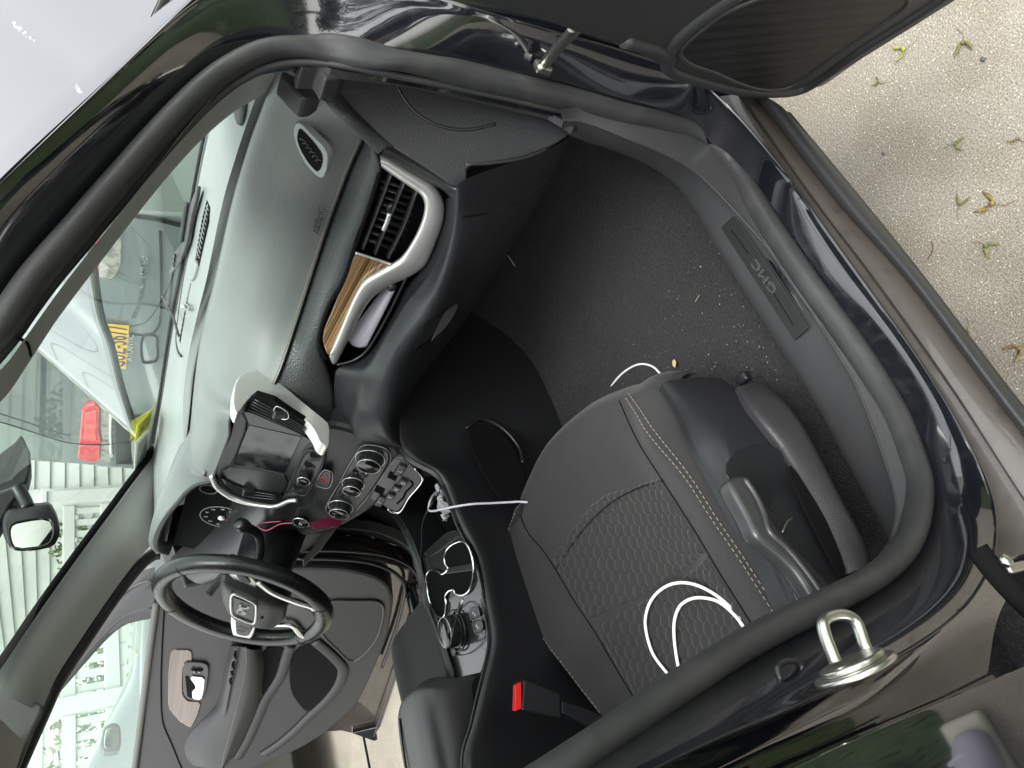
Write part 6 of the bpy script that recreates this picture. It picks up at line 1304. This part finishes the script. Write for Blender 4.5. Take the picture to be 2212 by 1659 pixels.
def foliage(name, par, blobs, n, size, mat, seed_=1):
    rs = np.random.RandomState(seed_); V = []; F = []
    for (c, r) in blobs:
        for i in range(n):
            d = rs.normal(size=3); d /= np.linalg.norm(d); p = np.array(c)+d*np.array(r)*rs.uniform(.45, 1)**.6; k = len(V)
            a = rs.normal(size=3); a /= np.linalg.norm(a); b = np.cross(a, rs.normal(size=3)); b /= np.linalg.norm(b); s = size*rs.uniform(.6, 1.4)
            V += [p-a*s, p+b*s*.45, p+a*s, p-b*s*.45]; F.append((k, k+1, k+2, k+3))
    return mesh(name, V, F, mat, par, False)
hd = empty('hedge', (0, 6.1, 0), 'leafy green hedge behind the white fence pickets', 'hedge')
foliage('leaves', hd, [((x, 6.1+random.uniform(-.1, .2), random.uniform(.6, 1.15)), (.38, .25, .42)) for x in np.arange(-2.2, 3.0, .3)], 420, .035, leaf, 4)
tube('stem', [(0, 6.1, 0), (.1, 6.15, .5), (0, 6.1, 1.0)], .03, bark, hd, n=8, seg=8)
def tree(x, y, h, r, lab, sd, mat):
    e = empty('tree', (x, y, 0), lab, 'tree', 'trees across the lawn')
    tr = tube('trunk', [(x, y, 0), (x+.1, y, h*.3), (x, y+.1, h*.62)], .18, bark, e, n=12, seg=10, rad=lambda t: 1-.6*t)
    rs = np.random.RandomState(sd)
    for i in range(6):
        a = i*1.05+rs.rand(); tube('limb', [(x, y, h*(.35+.04*i)), (x+math.cos(a)*r*.4, y+math.sin(a)*r*.4, h*(.5+.04*i)), (x+math.cos(a)*r*.8, y+math.sin(a)*r*.8, h*(.62+.04*i))], .06, bark, tr, n=8, seg=6, rad=lambda t: 1-.7*t)
    foliage('crown', e, [((x+rs.uniform(-1, 1)*r*.7, y+rs.uniform(-1, 1)*r*.7, h*(.62+rs.uniform(-.16, .30))), (r*.42, r*.42, h*.13)) for i in range(16)], 320, .14, mat, sd)
tree(-3.5, -9, 7, 2.6, 'broad green tree across the lawn opposite the passenger door', 3, leaf)
tree(2.6, -10.5, 8, 3.0, 'taller dark green tree across the lawn toward the front of the car', 6, leafd)
tree(-9, -7.5, 6.5, 2.4, 'lighter green tree across the lawn toward the rear of the car', 9, leaf)
hg = empty('hedge', (0, -6, 0), 'long low hedge at the far side of the lawn', 'hedge')
foliage('leaves', hg, [((x, -6, .6), (.7, .4, .7)) for x in np.arange(-9, 7, .9)], 300, .07, leafd, 8)
tube('stem', [(0, -6, 0), (.1, -6, .4), (0, -6, .8)], .03, bark, hg, n=8, seg=8)
# power lines over the car: they show in the raised hood
pw = empty('utility_pole', (9, 9, 0), 'wooden utility pole with overhead wires beyond the houses', 'pole')
tube('pole', [(9.5, 14, 0), (9.5, 14, 9)], .14, bark, pw, n=4, seg=10)
for i in range(3):
    tube('wire', [(9.5, 14, 8.6-i*.4), (2, 9.5+i*.6, 7.3-i*.3), (-9, 4+i*.8, 8.2-i*.4)], .010, M['dark'], pw, n=40, seg=5)
# ================================================================== PHOTOGRAPHER (reflected in the rear door)
pr_ = empty('person', (-.84, -1.6, 0), 'person in blue jeans and pale lavender shoes holding up a phone beside the open door', 'person')
def skinned(name, pts, edges, mat, par, sub=2):
    me = bpy.data.meshes.new(name); me.from_pydata([tuple(p[:3]) for p in pts], edges, []); me.update()
    o = bpy.data.objects.new(name, me); link(o, par, mat)
    sk = o.modifiers.new('skin', 'SKIN'); sk.use_smooth_shade = True
    for i, p in enumerate(pts):
        me.skin_vertices[0].data[i].radius = (p[3], p[4] if len(p) > 4 else p[3]); me.skin_vertices[0].data[i].use_root = (i == 0)
    sb = o.modifiers.new('sub', 'SUBSURF'); sb.levels = sub; sb.render_levels = sub
    return o
bx, byy_ = -.80, -1.66
bp3 = [(bx, byy_, .84, .13, .10), (bx, byy_, 1.0, .135, .09), (bx, byy_+.01, 1.18, .15, .10), (bx, byy_+.01, 1.33, .13, .085), (bx, byy_+.02, 1.42, .05, .05), (bx, byy_+.03, 1.48, .05, .055), (bx, byy_+.04, 1.56, .078, .095), (bx, byy_+.03, 1.64, .072, .09),
 (bx-.17, byy_, 1.34, .055), (bx-.21, byy_+.10, 1.14, .042), (bx+.04, byy_+.33, 1.24, .032), (bx+.11, byy_+.39, 1.28, .026, .018),
 (bx+.17, byy_, 1.34, .055), (bx+.26, byy_+.10, 1.14, .042), (bx+.35, byy_+.34, 1.24, .032), (bx+.31, byy_+.395, 1.28, .026, .018),
 (bx-.05, byy_+.09, .80, .085), (bx-.04, byy_+.15, .46, .060), (bx-.09, byy_+.19, .09, .042), (bx+.03, byy_-.07, .80, .085), (bx+.02, byy_-.06, .46, .060), (bx-.06, byy_-.035, .09, .042)]
be = [(0, 1), (1, 2), (2, 3), (3, 4), (4, 5), (5, 6), (6, 7), (3, 8), (8, 9), (9, 10), (10, 11), (3, 12), (12, 13), (13, 14), (14, 15), (0, 16), (16, 17), (17, 18), (0, 19), (19, 20), (20, 21)]
bdy = skinned('body', bp3, be, M['skin'], pr_)
sh3 = [p[:3]+tuple(r*1.12 for r in p[3:]) for p in bp3]
skinned('shirt', [sh3[0], sh3[1], sh3[2], sh3[3], sh3[8], sh3[9], sh3[12], sh3[13]], [(0, 1), (1, 2), (2, 3), (3, 4), (4, 5), (3, 6), (6, 7)], M['shirt'], pr_)
skinned('jeans', [sh3[0], sh3[16], sh3[17], (bx-.09, byy_+.19, .13, .064), sh3[19], sh3[20], (bx-.06, byy_-.035, .13, .064)], [(0, 1), (1, 2), (2, 3), (0, 4), (4, 5), (5, 6)], M['jean'], pr_)
skinned('hair', [(bx, byy_-.01, 1.60, .085, .10), (bx, byy_-.01, 1.68, .07, .085), (bx, byy_-.05, 1.52, .06, .05)], [(0, 1), (0, 2)], mk('dark_hair', (.02, .014, .01), .6), pr_)
for s, hx_, hy, hz in ((1, bx+.11, byy_+.40, 1.285), (-1, bx+.31, byy_+.40, 1.285)):
    for k in range(4):
        z_ = hz+.012-k*.019; x0 = hx_; l_ = (.062, .070, .066, .052)[k]
        skinned('finger', [(x0-.01*s, hy, z_, .0085), (x0+.014*s, hy+.018, z_, .008), (x0+l_*.55*s, hy+.022, z_+.001, .0072), (x0+l_*.9*s, hy+.012, z_+.002, .006)], [(0, 1), (1, 2), (2, 3)], M['skin'], bdy, 1)
    skinned('thumb', [(x0-.01*s, hy-.012, hz-.02, .010), (x0+.012*s, hy-.026, hz-.002, .009), (x0+.034*s, hy-.028, hz+.012, .007)], [(0, 1), (1, 2)], M['skin'], bdy, 1)
hd_ = (bx, byy_+.135, 1.56)
lathe('nose', (bx, byy_+.125, 1.545), (0, 1, -.2), [(.014, 0), (.012, .012), (.006, .022)], M['skin'], bdy, 12)
for s in (-1, 1): lathe('eye', (bx+s*.03, byy_+.118, 1.572), (0, 1, 0), [(.011, 0), (.009, .005), (.003, .007)], M['paper'], bdy, 12); lathe('ear', (bx+s*.077, byy_+.03, 1.56), (s, 0, 0), [(.024, 0), (.028, .008), (.012, .012)], M['skin'], bdy, 14)
tube('mouth', [(bx-.022, byy_+.128, 1.518), (bx, byy_+.134, 1.516), (bx+.022, byy_+.128, 1.518)], .0035, mk('lips', (.35, .12, .1), .5), bdy, n=10, seg=8)
for sx_, sy_ in ((bx+.03, byy_+.195), (bx-.02, byy_-.03)):
    sp_ = [(sx_-.06, sy_-.01, .05, .040, .045), (sx_+.02, sy_, .055, .043, .045), (sx_+.10, sy_+.01, .045, .043, .034), (sx_+.16, sy_+.02, .035, .034, .024)]
    so_ = skinned('shoe', sp_, [(0, 1), (1, 2), (2, 3)], M['shoe'], pr_)
    box('sole', (sx_+.05, sy_+.004, .012), (.27, .085, .024), M['sole'], so_, bev=.01)
    for k in range(5): tube('lace', [(sx_+.02+k*.022, sy_-.028, .086-k*.006), (sx_+.03+k*.022, sy_+.004, .099-k*.008), (sx_+.02+k*.022, sy_+.034, .086-k*.006)], .0045, M['paper'], so_, n=8, seg=6)
pc = CAM-_f*.012
ph = box('phone', pc-_f*.006+_R*.0-_U*.0, (.150, .072, .009), M['phone'], None, rot=[tuple(_U), tuple(_R), tuple(_f)], bev=.004)
tag(ph, 'dark phone held up in both hands beside the open door', 'phone')
